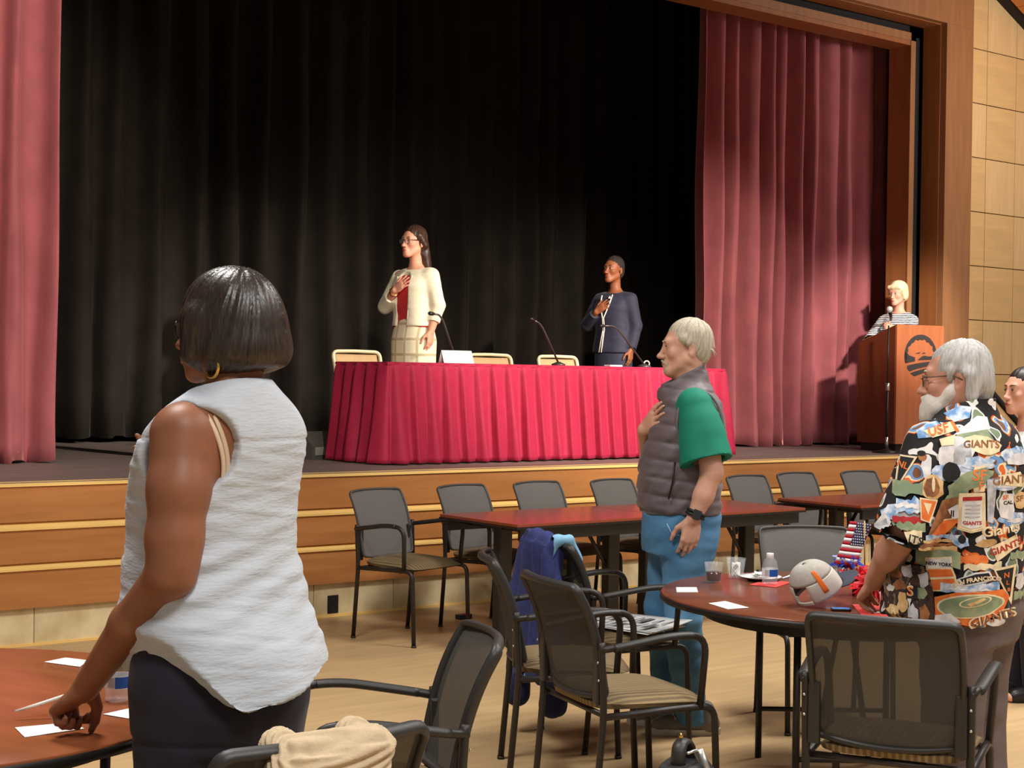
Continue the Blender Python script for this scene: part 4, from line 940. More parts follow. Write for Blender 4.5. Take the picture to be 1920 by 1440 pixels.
for q, dy in ((1, .03), (-1, -.055)):
    F = Field((q * .09 - .08, -.26, -.01), (q * .09 + .08, .2, .17), .006); shoe(F, (q * .09, .115 + dy, 0), (0, -1), .30)
    so, _, _ = sculpt(F, 'shoe', M_shoe, VM)
    sole_part(so, (q * .09, .118 + dy), (0, -1), .305, mat('pale_rubber', (208, 198, 184), .6))
    lc = MB()
    for k in range(4): lc.tube([(q * .09 - .028, -.02 + dy - .028 * k, .098 - .012 * k), (q * .09, -.028 + dy - .028 * k, .110 - .013 * k), (q * .09 + .032, -.02 + dy - .028 * k, .090 - .011 * k)], .0035, 5)
    o = lc.build('laces', mat('pale_lace', (206, 198, 186), .8), so); o['kind'] = 'stuff'
wc = A[4] + (A[3] - A[4]) * .22
b = MB(); ux_ = unit(A[3] - A[4]); e1 = unit(np.cross(ux_, V3(0, 1, 0))); e2 = np.cross(ux_, e1)
for k in (-1, 1): b.tube([Vector(wc + ux_ * .007 * k + (e1 * cos(a) + e2 * sin(a)) * .0385) for a in np.linspace(0, 2 * pi, 25)], .0075, 6, cap=False)
wt = b.build('watch_strap', mat('black_rubber', (28, 27, 28), .5), VM)
wf = MB().box(-.006, .006, -.018, .018, -.021, .021, bev=.004).build('watch_case', mat('dark_watch_face', (52, 54, 58), .15), wt); wf.location = Vector(wc + V3(.041, .0, 0)); wf.rotation_euler = (-.35, 0, 0)
# ---- bearded man in the printed shirt ---------------------------------------------
GM = person('white-bearded man in a colourful baseball-print shirt leaning a hand on the right round table', ((f0 * 5.12 + r0 * 1.53).x, (f0 * 5.12 + r0 * 1.53).y, 0), *(f0 * .6 + r0 * -.8).xy)
sk3 = SKIN('ruddy_skin', (204, 148, 124))
H = Head((.028, -.052, 1.562), .28, .06, 0, 1.0)
gs = [(.77, 0, 0, .236, .285, .135), (.95, 0, 0, .242, .285, .150), (1.1, 0, 0, .242, .275, .152), (1.24, 0, 0, .245, .225, .155), (1.33, .0, -.01, .235, .165, .150), (1.40, .005, -.012, .185, .115, .128), (1.45, .012, -.014, .105, .085, .09), (1.49, .018, -.016, .072, .07, .075)]
F = Field((-.36, -.50, -.01), (.36, .22, 1.71), .0054)
F.loft(gs[:-1], m=-.03); H.build(F, nose=1.15, jaw=1.1, lips=.8, brow=1.15, neck=(V3(.018, -.012, 1.38), .068))
for q in (-1, 1):
    F.cap((q * .10, 0, .84), (q * .10, -.02, .46), .10, .06, .03); F.cap((q * .10, -.02, .46), (q * .10, .02, .08), .06, .042)
A = [V3(.200, -.060, 1.335), V3(.300, -.100, 1.095), V3(.225, -.185, .985), V3(.115, -.290, .878)]
F.chain(A, [.066, .052, .052, .033], .02)
hand(F, A[3], V3(-.075, -.085, -.085), V3(.2, -.6, .6), V3(-.9, .3, -.2), 1.05, (.55, .6, .65, .7), .5, .08)
B = [V3(-.205, -.01, 1.34), V3(-.275, .035, 1.08), V3(-.262, -.03, .84)]; F.chain(B, [.064, .052, .034], .02)
hand(F, B[2], V3(0, -.15, -1), V3(-1, .1, 0), V3(0, -1, 0), 1.05)
for q in (-1, 1): F.cap((q * .10, .03, .06), (q * .10, -.12, .04), .035, .03, .02)
vq = sculpt(F, 'body', sk3, GM, disp=lambda v: .001 * snoise(v, 60, 3) * (v[:, 2] > 1.4)); H.features(GM, vq, lip2, brow2, .019, .003, .0046)
H.eyes(GM, (96, 110, 120)); H.glasses(GM, mat('tan_glasses_frame', (96, 72, 52), .3), thick=.0022)
M_hw = mat('silver_hair', (180, 175, 170), .5, var=.22, scale=8, stretch=(18, 18, 2.5), bump=.3, bscale=60, detail=5)
F = Field((-.13, -.20, 1.40), (.19, .14, 1.75), .004)
H.ell(F, (0, .020, .044), (.081, .100, .085), .02); H.ell(F, (0, .058, -.012), (.074, .058, .075), .03); H.cap(F, (0, .080, -.05), (0, .086, -.085), .036, .024, .03)
for q in (-1, 1): H.cap(F, (q * .072, .045, .01), (q * .066, .055, -.06), .024, .02, .02); H.cap(F, (q * .072, -.012, .025), (q * .074, -.004, -.005), .016, .009, .015)
H.ell(F, (0, -.115, .000), (.078, .075, .085), .015, 'sub'); H.ell(F, (0, -.035, -.07), (.11, .055, .068), .012, 'sub'); H.ell(F, (.088, .012, -.014), (.026, .024, .038), .01, 'sub'); H.ell(F, (-.088, .012, -.014), (.026, .024, .038), .01, 'sub')
sculpt(F, 'hair', M_hw, GM, disp=hairdisp(H, 21, .0060, 16, 60))
F = Field((-.10, -.22, 1.38), (.18, .05, 1.56), .0042)
for q in (-1, 1): H.cap(F, (q * .070, .002, -.010), (q * .062, -.012, -.05), .011, .016, .02); H.cap(F, (q * .062, -.012, -.05), (q * .042, -.055, -.095), .016, .026, .03); H.cap(F, (0, -.102, -.058), (q * .03, -.088, -.074), .008, .011, .02)
H.ell(F, (0, -.082, -.112), (.044, .044, .052), .03); H.ell(F, (0, -.068, -.080), (.048, .036, .034), .03)
H.ell(F, (0, -.116, -.073), (.018, .014, .006), .006, 'sub')
sculpt(F, 'beard', mat('white_beard', (216, 206, 196), .8, var=.12, scale=40, bump=.4, bscale=70), GM, disp=lambda v: .004 * snoise(v, (50, 50, 30), 3))
F = Field((-.3, -.4, .03), (.3, .25, .95), .008)
F.loft([(.70, 0, -.01, .19, .17, .15), (.8, 0, -.01, .21, .2, .165), (.95, 0, 0, .21, .22, .14)], k=.02)
for q in (-1, 1): F.cap((q * .11, -.01, .80), (q * .108, -.015, .46), .128, .095, .03); F.cap((q * .108, -.015, .46), (q * .10, .02, .06), .094, .080, .02)
F.cut(lambda X, Y, Z: .045 - Z + 0 * X + 0 * Y)
sculpt(F, 'trousers', mat('grey_twill_trousers', (104, 90, 88), .8, var=.12, scale=14, bump=.15, bscale=120), GM, disp=wrinkles(.006, (9, 9, 14), 15))
F = Field((-.2, -.26, -.01), (.2, .2, .15), .008)
for q in (-1, 1): shoe(F, (q * .10, .10, 0), (0, -1), .29)
sculpt(F, 'shoes', mat('black_shoe', (25, 23, 22), .4), GM)
# the shirt: black cloth crowded with printed motifs
M_shirt = mat('black_printed_cotton', (30, 27, 28), .8, var=.1, scale=11, detail=1.5)
nt_ = M_shirt.node_tree; rp_ = [n for n in nt_.nodes if n.bl_idname == 'ShaderNodeValToRGB'][0].color_ramp; rp_.interpolation = 'CONSTANT'
rp_.elements[0].position = 0; rp_.elements[0].color = lin((122, 138, 108)); rp_.elements[1].position = .36; rp_.elements[1].color = lin((232, 226, 220))
for ps_, c_ in ((.40, (28, 25, 26)), (.57, (28, 25, 26)), (.575, (224, 104, 44)), (.605, (238, 214, 172)), (.63, (108, 150, 196)), (.68, (120, 74, 44))): rp_.elements.new(ps_).color = lin(c_)
def pr(name, c, c2=None, sc=30): return mat('print_' + name, c, .8, var=.12, scale=sc, col2=c2, detail=5, contrast=(.4, .6))
PM = [pr('white', (232, 226, 220), (206, 202, 204)), pr('orange', (224, 104, 44), (236, 130, 60)), pr('cream', (238, 214, 172)), pr('sage', (122, 138, 108), (158, 166, 128), 18), pr('sky', (108, 150, 196), (226, 230, 236), 26), pr('brown', (120, 74, 44), (168, 108, 66), 24), pr('black', (28, 25, 26)), pr('tan', (204, 160, 104), (228, 192, 140)), pr('red', (176, 40, 40)), pr('grey', (160, 158, 162), (204, 202, 204))]
WH, OR, CR, SG, SK_, BR, BK, TN, RD, GY, CW = range(11)
M_crowd = mat('print_crowd', (50, 38, 34), .8, var=.1, scale=34, detail=3, stretch=(1, 1, .7)); rc_ = [n for n in M_crowd.node_tree.nodes if n.bl_idname == 'ShaderNodeValToRGB'][0].color_ramp
rc_.elements[0].position = .3; rc_.elements[0].color = lin((30, 26, 26)); rc_.elements[1].position = .74; rc_.elements[1].color = lin((226, 212, 190))
for ps_, c_ in ((.44, (74, 50, 40)), (.52, (34, 28, 28)), (.58, (130, 110, 90)), (.66, (120, 74, 44))): rc_.elements.new(ps_).color = lin(c_)
PM.append(M_crowd)
F = Field((-.40, -.38, .72), (.40, .24, 1.53), .006)
F.loft(gs, m=.004)
for q, P_ in ((1, A), (-1, B)):
    e = P_[1]; dv = unit(P_[1] - P_[0]); S_ = F.like(); S_.cap(P_[0], e, .094, .088, .04); S_.cap(P_[0] + dv * .1, e + dv * .06, .088, .096, .02)
    S_.cap(e, e + (P_[2] - e) * .35, .08, .082, .03)
    d2 = unit(dv + unit(P_[2] - e)); e2 = e + d2 * .045
    S_.cut(lambda X, Y, Z: (X - e2[0]) * d2[0] + (Y - e2[1]) * d2[1] + (Z - e2[2]) * d2[2], .004); F.merge(S_, .035)
F.cut(lambda X, Y, Z: .775 - Z + .012 * np.sin(14 * X + 9 * Y), .004)
F.loft([(1.40, .015, -.015, .10, .10, .10), (1.47, .018, -.018, .082, .085, .088), (1.50, .018, -.018, .086, .088, .092)], k=.02)
F.cut(lambda X, Y, Z: Z - (1.487 + .35 * Y) + 0 * X, .008)
F.loft([(1.44, .018, -.018, .068, .07, .074), (1.56, .018, -.018, .072, .074, .078)], k=.005, op='sub')
shirt, sv, sq = sculpt(F, 'printed_shirt', M_shirt, GM, disp=wrinkles(.006, (8, 8, 12), 23))
bvh = BVHTree.FromPolygons([Vector(p) for p in sv], [tuple(int(i) for i in f) for f in sq])
# prints lie flat on the cloth: laid out on the back / left-side plane of the shirt (u across, z up) and pressed on along its normal
Dn = Vector((.936, .352, 0)); Un = Vector((-.352, .936, 0))          # outward normal of that plane; u axis to the wearer's right
PR = MB(); laid = []; words = []
def level(bb):
    l = 1 + max([q[4] for q in laid if q[0] < bb[2] and q[2] > bb[0] and q[1] < bb[3] and q[3] > bb[1]] or [0]); laid.append((*bb, l)); return .0010 + .0007 * l
def uz(p): return ((p[0] - 1826) / 588.0, 1.55 + (717.5 - p[1]) / 566.0)      # layout sheet in print units -> metres
def press(pts2, faces, mi, eps):
    vv_, ok = [], []
    for u, z in pts2:
        o = Un * u + Vector((0, 0, z)) + Dn * 0.9; h = bvh.ray_cast(o, -Dn)
        if h[0] is None: vv_.append((0, 0, 0)); ok.append(False)
        else: vv_.append(tuple(h[0] + Dn * eps + h[1] * eps * 0.3)); ok.append(True)
    fs = [f for f in faces if all(ok[i] for i in f) and max((Vector(vv_[f[0]]) - Vector(vv_[i])).length for i in f) < 0.07]
    PR.add(vv_, fs, mi, True)
def patch(poly, mi, px=True, grow=0):
    """poly on the layout sheet; filled and cut fine so it follows the cloth"""
    P2 = [uz(p) for p in poly] if px else poly
    bm = bmesh.new(); vs_ = [bm.verts.new((u, z, 0)) for u, z in P2]
    try: bm.faces.new(vs_)
    except Exception: bm.free(); return
    bmesh.ops.triangulate(bm, faces=bm.faces[:])
    for _ in range(6):
        ed = [e for e in bm.edges if e.calc_length() > 0.011]
        if not ed: break
        bmesh.ops.subdivide_edges(bm, edges=ed, cuts=1); bmesh.ops.triangulate(bm, faces=[f for f in bm.faces if len(f.verts) > 3])
    bm.verts.index_update(); us = [p[0] for p in P2]; zs_ = [p[1] for p in P2]
    press([(v.co.x, v.co.y) for v in bm.verts], [tuple(v.index for v in f.verts) for f in bm.faces], mi, level((min(us), min(zs_), max(us), max(zs_)))); bm.free()
def edged(poly, mi, g=2.6):
    cx = sum(p[0] for p in poly) / len(poly); cy = sum(p[1] for p in poly) / len(poly)
    patch([(x + g * (1 if x > cx else -1) * min(1, abs(x - cx) / 6 + .3), y + g * (1 if y > cy else -1) * min(1, abs(y - cy) / 6 + .3)) for x, y in poly], CR); patch(poly, mi)
def oval(cx, cy, rx, ry, mi, n=20, wob=0, seed=0, rot_=0.0):
    r_ = random.Random(seed); pts = []
    for k in range(n):
        a = 2 * pi * k / n; w = 1 + wob * r_.uniform(-1, 1); x, y = rx * cos(a) * w, ry * sin(a) * w
        pts.append((cx + x * cos(rot_) - y * sin(rot_), cy + x * sin(rot_) + y * cos(rot_)))
    patch(pts, mi)
def word(s, cx, cy, size, mi, arc_=0.0, rot_=0.0, out=None):
    v, f = text_mesh(s, size / 566.0, bold=.0006)
    c = uz((cx, cy)); pts = []
    for p in v:
        x, y = p.x, p.y
        if arc_: y = y - arc_ * x * x
        pts.append((c[0] + x * cos(rot_) - y * sin(rot_), c[1] + x * sin(rot_) + y * cos(rot_)))
    words.append((pts, f, mi))
def lay_words():
  for pts, f, mi in words: press(pts, f, mi, level((min(p[0] for p in pts), min(p[1] for p in pts), max(p[0] for p in pts), max(p[1] for p in pts))))
def band(x0, x1, y0, y1, mi, seed, amp=6):
    r_ = random.Random(seed); n = 9
    patch([(x0 + (x1 - x0) * i / n, y0 + r_.uniform(-amp, amp)) for i in range(n + 1)] + [(x1 - (x1 - x0) * i / n, y1 + r_.uniform(-amp, amp)) for i in range(n + 1)], mi)
# upper back and shoulders
patch([(1770, 775), (1800, 760), (1822, 762), (1818, 782), (1790, 790)], SK_); patch([(1790, 812), (1832, 778), (1850, 780), (1856, 802), (1820, 812)], WH)
patch([(1795, 812), (1850, 802), (1862, 820), (1830, 826), (1796, 824)], SG)
patch([(1722, 806), (1742, 792), (1758, 788), (1772, 800), (1756, 816), (1726, 820)], SK_); patch([(1735, 806), (1784, 789), (1800, 803), (1752, 818)], CR); word('USF', 1762, 804, 22, OR, rot_=.28)
patch([(1782, 790), (1788, 788), (1800, 806), (1794, 808)], OR)
oval(1842, 830, 34, 16, CR, 18, .1, 3, .2); word('GIANTS', 1840, 828, 18, BR, arc_=1.2)
oval(1795, 846, 30, 34, WH, 16, .12, 4, .3); oval(1806, 852, 17, 24, GY, 14, .15, 5, .3); patch([(1764, 820), (1792, 812), (1790, 830), (1768, 832)], CR)
for i, (x, y, w_, h_) in enumerate([(1800, 880, 50, 16), (1835, 862, 30, 12), (1905, 848, 30, 14), (1880, 900, 36, 12), (1700, 950, 36, 16), (1900, 965, 26, 12)]): oval(x, y, w_, h_, SK_, 16, .2, i); oval(x + 6, y + 4, w_ * .6, h_ * .35, WH, 12, .3, i + 9)
# left sleeve and side
patch([(1668, 868), (1694, 846), (1700, 862), (1676, 884)], WH); word('GI', 1684, 866, 20, BK, rot_=.7)
patch([(1690, 850), (1726, 852), (1684, 920)], CR); patch([(1694, 853), (1720, 855), (1688, 908)], BK); word('NL', 1699, 868, 16, OR, rot_=-.3)
oval(1742, 868, 10, 26, WH, 14, .25, 7, -.1); oval(1735, 852, 8, 8, BR, 10); oval(1733, 846, 8, 5, BK, 10)
oval(1786, 878, 16, 18, BK, 14, .1, 2); oval(1754, 906, 19, 24, TN, 14, .12, 8); oval(1752, 906, 13, 18, BR, 14, .15, 6); oval(1755, 900, 3, 14, CR, 10)
band(1682, 1736, 897, 920, SG, 4, 4); band(1690, 1738, 925, 952, SK_, 5, 5); band(1688, 1734, 934, 942, WH, 6, 4); band(1684, 1742, 958, 968, RD, 7, 2); band(1684, 1742, 968, 984, SG, 8, 4)
edged([(1734, 926), (1760, 930), (1748, 966), (1736, 960)], OR); patch([(1738, 932), (1752, 934), (1746, 954)], CR)
patch([(1646, 980), (1668, 952), (1682, 968), (1672, 986)], WH); patch([(1650, 978), (1672, 962), (1676, 972)], GY)
band(1674, 1736, 982, 1002, CR, 10, 3); word('GIANTS', 1704, 993, 19, BK, arc_=1.5, rot_=-.18); oval(1678, 1010, 17, 8, WH, 14, .1, 3, .2); word('SF', 1678, 1010, 9, BK)
# emblem with crossed letters, jerseys, certificate and script on the back
patch([(1828, 868), (1846, 866), (1850, 886), (1846, 912), (1828, 914), (1822, 890)], CR); word('SF', 1837, 884, 27, OR)
word('F', 1840, 902, 20, OR)
oval(1822, 893, 44, 16, SG, 16, .15, 9, -.4); band(1782, 1818, 905, 955, SG, 21, 6); oval(1800, 942, 28, 30, SG, 16, .15, 31); patch([(1770, 928), (1800, 922), (1788, 985), (1742, 1000)], BR); edged([(1772, 965), (1806, 962), (1760, 1008), (1738, 1006)], OR)
edged([(1804, 918), (1844, 916), (1846, 978), (1824, 984), (1802, 978)], CR); patch([(1808, 922), (1841, 920), (1842, 974), (1824, 979), (1806, 974)], WH); patch([(1808, 922), (1841, 920), (1841, 927), (1808, 929)], RD)
for k in range(4): patch([(1812, 936 + 7 * k), (1838, 935 + 7 * k), (1838, 937 + 7 * k), (1812, 938 + 7 * k)], GY)
word('GIANTS', 1825, 969, 9, RD, arc_=-2)
patch([(1780, 945), (1800, 935), (1802, 960), (1790, 962)], WH); word('II', 1790, 953, 16, BK)
patch([(1870, 884), (1912, 880), (1920, 898), (1916, 908), (1874, 900)], CR); word('GIANTS', 1896, 893, 20, BR, arc_=1.0)
oval(1888, 940, 15, 26, WH, 16, .18, 14); word('SF', 1885, 925, 11, OR); word('CAL', 1890, 935, 9, BK); patch([(1850, 890), (1868, 894), (1862, 970), (1852, 966)], GY)
word('Giants', 1876, 982, 26, CR, rot_=.12); word('Giants', 1876.5, 982, 25, CR, rot_=.12)
oval(1852, 1006, 20, 7, TN, 14, .1, 3, -.15); patch([(1860, 1012), (1908, 994), (1914, 1018), (1900, 1022), (1872, 1040)], CR); word('GIANTS', 1888, 1016, 17, RD, rot_=.28)
# right half of the back running to the edge
oval(1914, 932, 13, 16, TN, 14, .1, 5); word('SF', 1912, 930, 15, BR); band(1896, 1935, 1025, 1040, SG, 33, 4); oval(1908, 860, 22, 9, WH, 12, .2, 6)
# middle band
band(1738, 1812, 998, 1004, TN, 40, 2); band(1742, 1800, 990, 998, SK_, 41, 3); band(1732, 1806, 1006, 1012, BR, 42, 2); band(1730, 1800, 1012, 1020, TN, 43, 2); band(1726, 1806, 1022, 1048, SG, 44, 4); oval(1806, 1002, 14, 12, SK_, 12, .2, 8); oval(1808, 998, 7, 8, BK, 10)
band(1806, 1856, 1030, 1044, OR, 45, 5); band(1812, 1880, 1042, 1052, CR, 46, 3); edged([(1746, 1038), (1788, 1032), (1790, 1054), (1748, 1058)], WH); word('NEW YORK', 1768, 1045, 8.5, BK)
edged([(1748, 1056), (1790, 1052), (1796, 1066), (1800, 1088), (1756, 1092)], OR); patch([(1750, 1070), (1796, 1064), (1796, 1068), (1752, 1074)], CR)
band(1772, 1874, 1078, 1094, SK_, 47, 5); band(1780, 1870, 1086, 1090, WH, 48, 3)
patch([(1802, 1068), (1830, 1056), (1856, 1054), (1864, 1070), (1810, 1082)], WH); patch([(1806, 1068), (1832, 1059), (1854, 1057), (1860, 1068), (1812, 1078)], BK); word('SAN FRANCISCO', 1834, 1068, 10.5, CR, arc_=2.5, rot_=.14)
patch([(1862, 1050), (1904, 1046), (1896, 1120)], CR); patch([(1867, 1054), (1899, 1051), (1893, 1106)], BK); word('N', 1886, 1064, 13, OR); word('L', 1888, 1078, 11, OR); word('B', 1890, 1091, 9, OR)
# ball park in the lower back
patch([(1762, 1104), (1800, 1092), (1880, 1088), (1892, 1104), (1880, 1130), (1820, 1152), (1764, 1140)], OR)
oval(1824, 1116, 58, 22, CR, 26, .03, 2, -.1); oval(1824, 1116, 54, 19, SG, 26, .03, 2, -.1); oval(1832, 1108, 28, 9, CR, 20, 0, 1, -.2); oval(1832, 1108, 25, 7, SG, 20, 0, 1, -.2); patch([(1818, 1112), (1846, 1100), (1850, 1104), (1824, 1116)], TN)
word('GIANTS', 1862, 1138, 24, CR, arc_=1.6, rot_=.2); word('GIANTS', 1862, 1138.5, 21, BR, arc_=1.6, rot_=.2); oval(1868, 1147, 17, 6, WH, 14)
patch([(1760, 1164), (1764, 1136), (1790, 1130), (1806, 1142), (1812, 1164)], WH); word('GIANTS', 1790, 1152, 11, RD, rot_=.1); oval(1915, 1138, 12, 8, WH, 12, .2, 4); oval(1912, 1080, 9, 14, WH, 12, .2, 5); band(1900, 1930, 1098, 1112, SG, 50, 4)
# lower left front, dark players and letters
patch([(1676, 1058), (1700, 1052), (1740, 1050), (1752, 1062), (1760, 1096), (1764, 1164), (1676, 1166), (1668, 1120), (1672, 1085)], CW)
for i, (x, y, rx, ry, m_) in enumerate([(1690, 1070, 12, 8, BR), (1712, 1062, 10, 12, GY), (1700, 1090, 13, 10, BR), (1742, 1075, 10, 14, GY), (1735, 1100, 18, 12, SG), (1705, 1120, 10, 16, TN), (1724, 1140, 9, 18, GY), (1745, 1135, 11, 18, BR), (1688, 1140, 12, 12, TN), (1718, 1105, 4, 22, WH), (1682, 1098, 7, 7, WH), (1705, 1038, 14, 9, CR), (1690, 1155, 10, 6, WH)]): oval(x, y, rx, ry, m_, 12, .3, i)
patch([(1710, 1096), (1716, 1086), (1732, 1088), (1732, 1110), (1712, 1112)], BK); word('S', 1719, 1098, 28, CR); word('S', 1719, 1098.5, 22, OR)
word('S', 1698, 1045, 14, BR); word('R', 1688, 1140, 16, CR)
lay_words()
prt = PR.build('printed_motifs', PM, shirt, fix=False); prt['kind'] = 'stuff'
# ---- women on and beside the stage: one builder, different clothes and hair ----------------------
def woman(label, loc, fx, fy, sc, skin, sp):
    t = person(label, loc, fx, fy); t.scale = (sc, sc, sc)
    H = Head(sp.get('head', (0, -.022, 1.672)), sp.get('yaw', 0), sp.get('pitch', 0), 0, 1.02)
    js = sp.get('torso', [(1.0, 0, 0, .195, .135, .125), (1.1, 0, 0, .180, .128, .110), (1.24, 0, 0, .172, .140, .105), (1.33, 0, 0, .182, .150, .118), (1.41, 0, .005, .178, .108, .115), (1.455, 0, .01, .130, .070, .085), (1.49, 0, .015, .075, .055, .065)])
    F = Field((-.38, -.44, -.01), (.38, .26, 1.83), sp.get('h', .0056))
    F.loft(js, m=-.022); H.build(F, nose=sp.get('nose', .95), jaw=sp.get('jaw', .95), lips=sp.get('lips', 1.0), brow=.8, neck=(V3(0, .012, 1.43), .052))
    F.loft([(.80, 0, 0, .15, .10, .10), (1.05, 0, 0, .13, .09, .08)], k=.03)
    for q in (-1, 1): F.cap((q * .085, 0, .86), (q * .08, -.01, .47), .085, .055, .03); F.cap((q * .08, -.01, .47), (q * .075, .02, .07), .05, .036, .02); F.cap((q * .075, .03, .05), (q * .075, -.12, .03), .034, .028, .02)
    A = [V3(*p) for p in sp['left']]; B = [V3(*p) for p in sp['right']]
    F.chain(A, [.052, .043, .028], .02); F.chain(B, [.052, .043, .028], .02)
    hand(F, A[2], *sp['lhand']); hand(F, B[2], *sp['rhand'])
    sk_ = SKIN(*skin); lp = mat(skin[0] + '_lip', tuple(int(a * b) for a, b in zip(skin[1], (.80, .58, .58))), .4)
    vq = sculpt(F, 'body', sk_, t); H.features(t, vq, lp, sp.get('brow', browm), .022, .0045 * sp.get('lips', 1.0), .003); H.eyes(t, (64, 44, 32))
    # jacket or blouse with sleeves
    F = Field((-.36, -.30, .80), (.36, .24, 1.56), .0062)
    F.loft([(z, a, b, c, d, e) for z, a, b, c, d, e in js if z < 1.47] + ([(sp['hemz'], 0, 0, *sp['hemw'])] if 'hemz' in sp else []), m=.004)
    F.cap((-.10, .01, 1.425), (.10, .01, 1.425), .045, None, .03)
    F.cut(lambda X, Y, Z: sp['cut'] - Z + 0 * X + 0 * Y, .004)
    F.cap((0, .012, 1.40), (0, -.01, 1.56), .062, .078, .006, 'sub')
    for P_, sl_ in ((A, sp['sleeve'][0]), (B, sp['sleeve'][1])):
        e = P_[1] + (P_[2] - P_[1]) * sl_; d2 = unit(P_[2] - P_[1]); S_ = F.like(); S_.cap(P_[0], P_[1], .066, .058, .03); S_.cap(P_[1], e + d2 * .02, .058, .050, .02)
        S_.cut(lambda X, Y, Z: np.where((X - P_[1][0]) * d2[0] + (Y - P_[1][1]) * d2[1] + (Z - P_[1][2]) * d2[2] > -.02, (X - e[0]) * d2[0] + (Y - e[1]) * d2[1] + (Z - e[2]) * d2[2], -1.0), .004); F.merge(S_, .03)
    if sp.get('open'):
        w0, w1 = sp['open']
        F.cap((0, -.158, 1.46), (sp.get('ox', 0), -.158, sp.get('oz', 1.06)), w0, w1, .006, 'sub')
    sculpt(F, sp.get('coat', 'jacket'), sp['jm'], t, disp=wrinkles(.0035, (12, 12, 22), 31))
    if sp.get('open'):
        F = Field((-.2, -.22, .95), (.2, .1, 1.5), .0065); F.loft([s_ for s_ in js if s_[0] < 1.45], m=-.008); F.cap((0, .015, 1.40), (0, -.04, 1.53), .058, .085, .006, 'sub')
        sculpt(F, 'blouse', sp['bm'], t, disp=wrinkles(.003, (12, 12, 24), 17))
    if sp.get('skirt'):
        F = Field((-.26, -.22, .40), (.26, .22, 1.14), .0075)
        F.loft([(.44, 0, .0, .185, .145, .13), (.6, 0, 0, .19, .15, .14), (.9, 0, 0, .195, .15, .15), (1.04, 0, 0, .165, .12, .105), (1.13, 0, 0, .15, .11, .09)], m=sp.get('sg', 0)); sculpt(F, 'skirt', sp['skirt'], t, disp=wrinkles(.004, (10, 10, 4), 11))
    else:
        F = Field((-.26, -.22, .04), (.26, .22, 1.10), .0085)
        F.loft([(.80, 0, 0, .18, .13, .14), (.92, 0, 0, .185, .135, .14), (1.06, 0, 0, .155, .115, .09)], k=.02)
        for q in (-1, 1): F.cap((q * .088, 0, .84), (q * .082, -.005, .47), .10, .075, .03); F.cap((q * .082, -.005, .47), (q * .078, .02, .06), .073, .058, .02)
        F.cut(lambda X, Y, Z: .05 - Z + 0 * X + 0 * Y); sculpt(F, 'trousers', sp.get('pm', M_pants), t)
    F = Field((-.15, -.17, -.01), (.15, .12, .10), .008)
    for q in (-1, 1): shoe(F, (q * .075, .07, 0), (0, -1), .22)
    sculpt(F, 'shoes', sp.get('sm', mat('black_shoe', (25, 23, 22), .4)), t)
    F = Field((-.18, -.20, 1.30), (.18, .24, 1.87), .0052); sp['hair'](F, H); sculpt(F, 'hair', sp['hm'], t, disp=hairdisp(H, 41, sp.get('hd', .0025), 10, 90))
    return t, H, A, B
heartR = (V3(.80, .10, .52), V3(.2, -1, .1), V3(-.55, 0, .8), .95, (.10, .08, .10, .14), .05, .15)
downL = (V3(.0, -.10, -1), V3(1, .1, 0), V3(0, -1, 0), .95, (.3, .28, .3, .34), .3, .06)
cam_dir = lambda l, f: (f0 * f + r0 * l)

def hair_long(F, H):
    H.ell(F, (0, .022, .048), (.086, .104, .090), .02); H.ell(F, (0, .062, -.02), (.080, .060, .090), .03)
    H.cap(F, (0, .095, -.03), (.035, .115, -.17), .058, .045, .04); H.cap(F, (.045, .085, -.08), (.075, .100, -.215), .040, .016, .03); H.cap(F, (-.04, .09, -.08), (-.05, .11, -.20), .036, .016, .03)
    for q in (-1, 1): H.cap(F, (q * .070, -.01, .045), (q * .078, .045, -.02), .024, .026, .02)
    H.ell(F, (0, -.118, .005), (.066, .086, .088), .014, 'sub'); H.ell(F, (0, -.07, -.07), (.10, .075, .07), .012, 'sub')
def hair_crop(F, H):
    H.ell(F, (0, .020, .046), (.079, .100, .086), .02); H.ell(F, (0, .055, -.015), (.072, .055, .072), .03)
    H.ell(F, (0, -.112, .004), (.066, .078, .080), .012, 'sub'); H.ell(F, (0, -.035, -.07), (.11, .062, .070), .012, 'sub')
def hair_short(F, H):
    H.ell(F, (0, .018, .050), (.092, .108, .094), .02); H.ell(F, (0, .050, -.015), (.088, .070, .082), .03)
    for q in (-1, 1): H.cap(F, (q * .078, -.035, .05), (q * .080, .005, -.045), .022, .020, .02)
    H.cap(F, (-.05, -.078, .072), (.06, -.075, .068), .022, .020, .02)
    H.ell(F, (0, -.125, -.018), (.064, .080, .072), .012, 'sub'); H.ell(F, (0, -.07, -.09), (.09, .075, .065), .012, 'sub')
def hair_back(F, H):
    H.ell(F, (0, .018, .046), (.079, .099, .085), .02); H.ell(F, (0, .058, -.01), (.072, .055, .075), .03); H.cap(F, (0, .10, .02), (0, .13, -.10), .035, .03, .03)
    H.ell(F, (0, -.115, .0), (.070, .085, .082), .012, 'sub'); H.ell(F, (0, -.04, -.07), (.11, .07, .072), .012, 'sub')

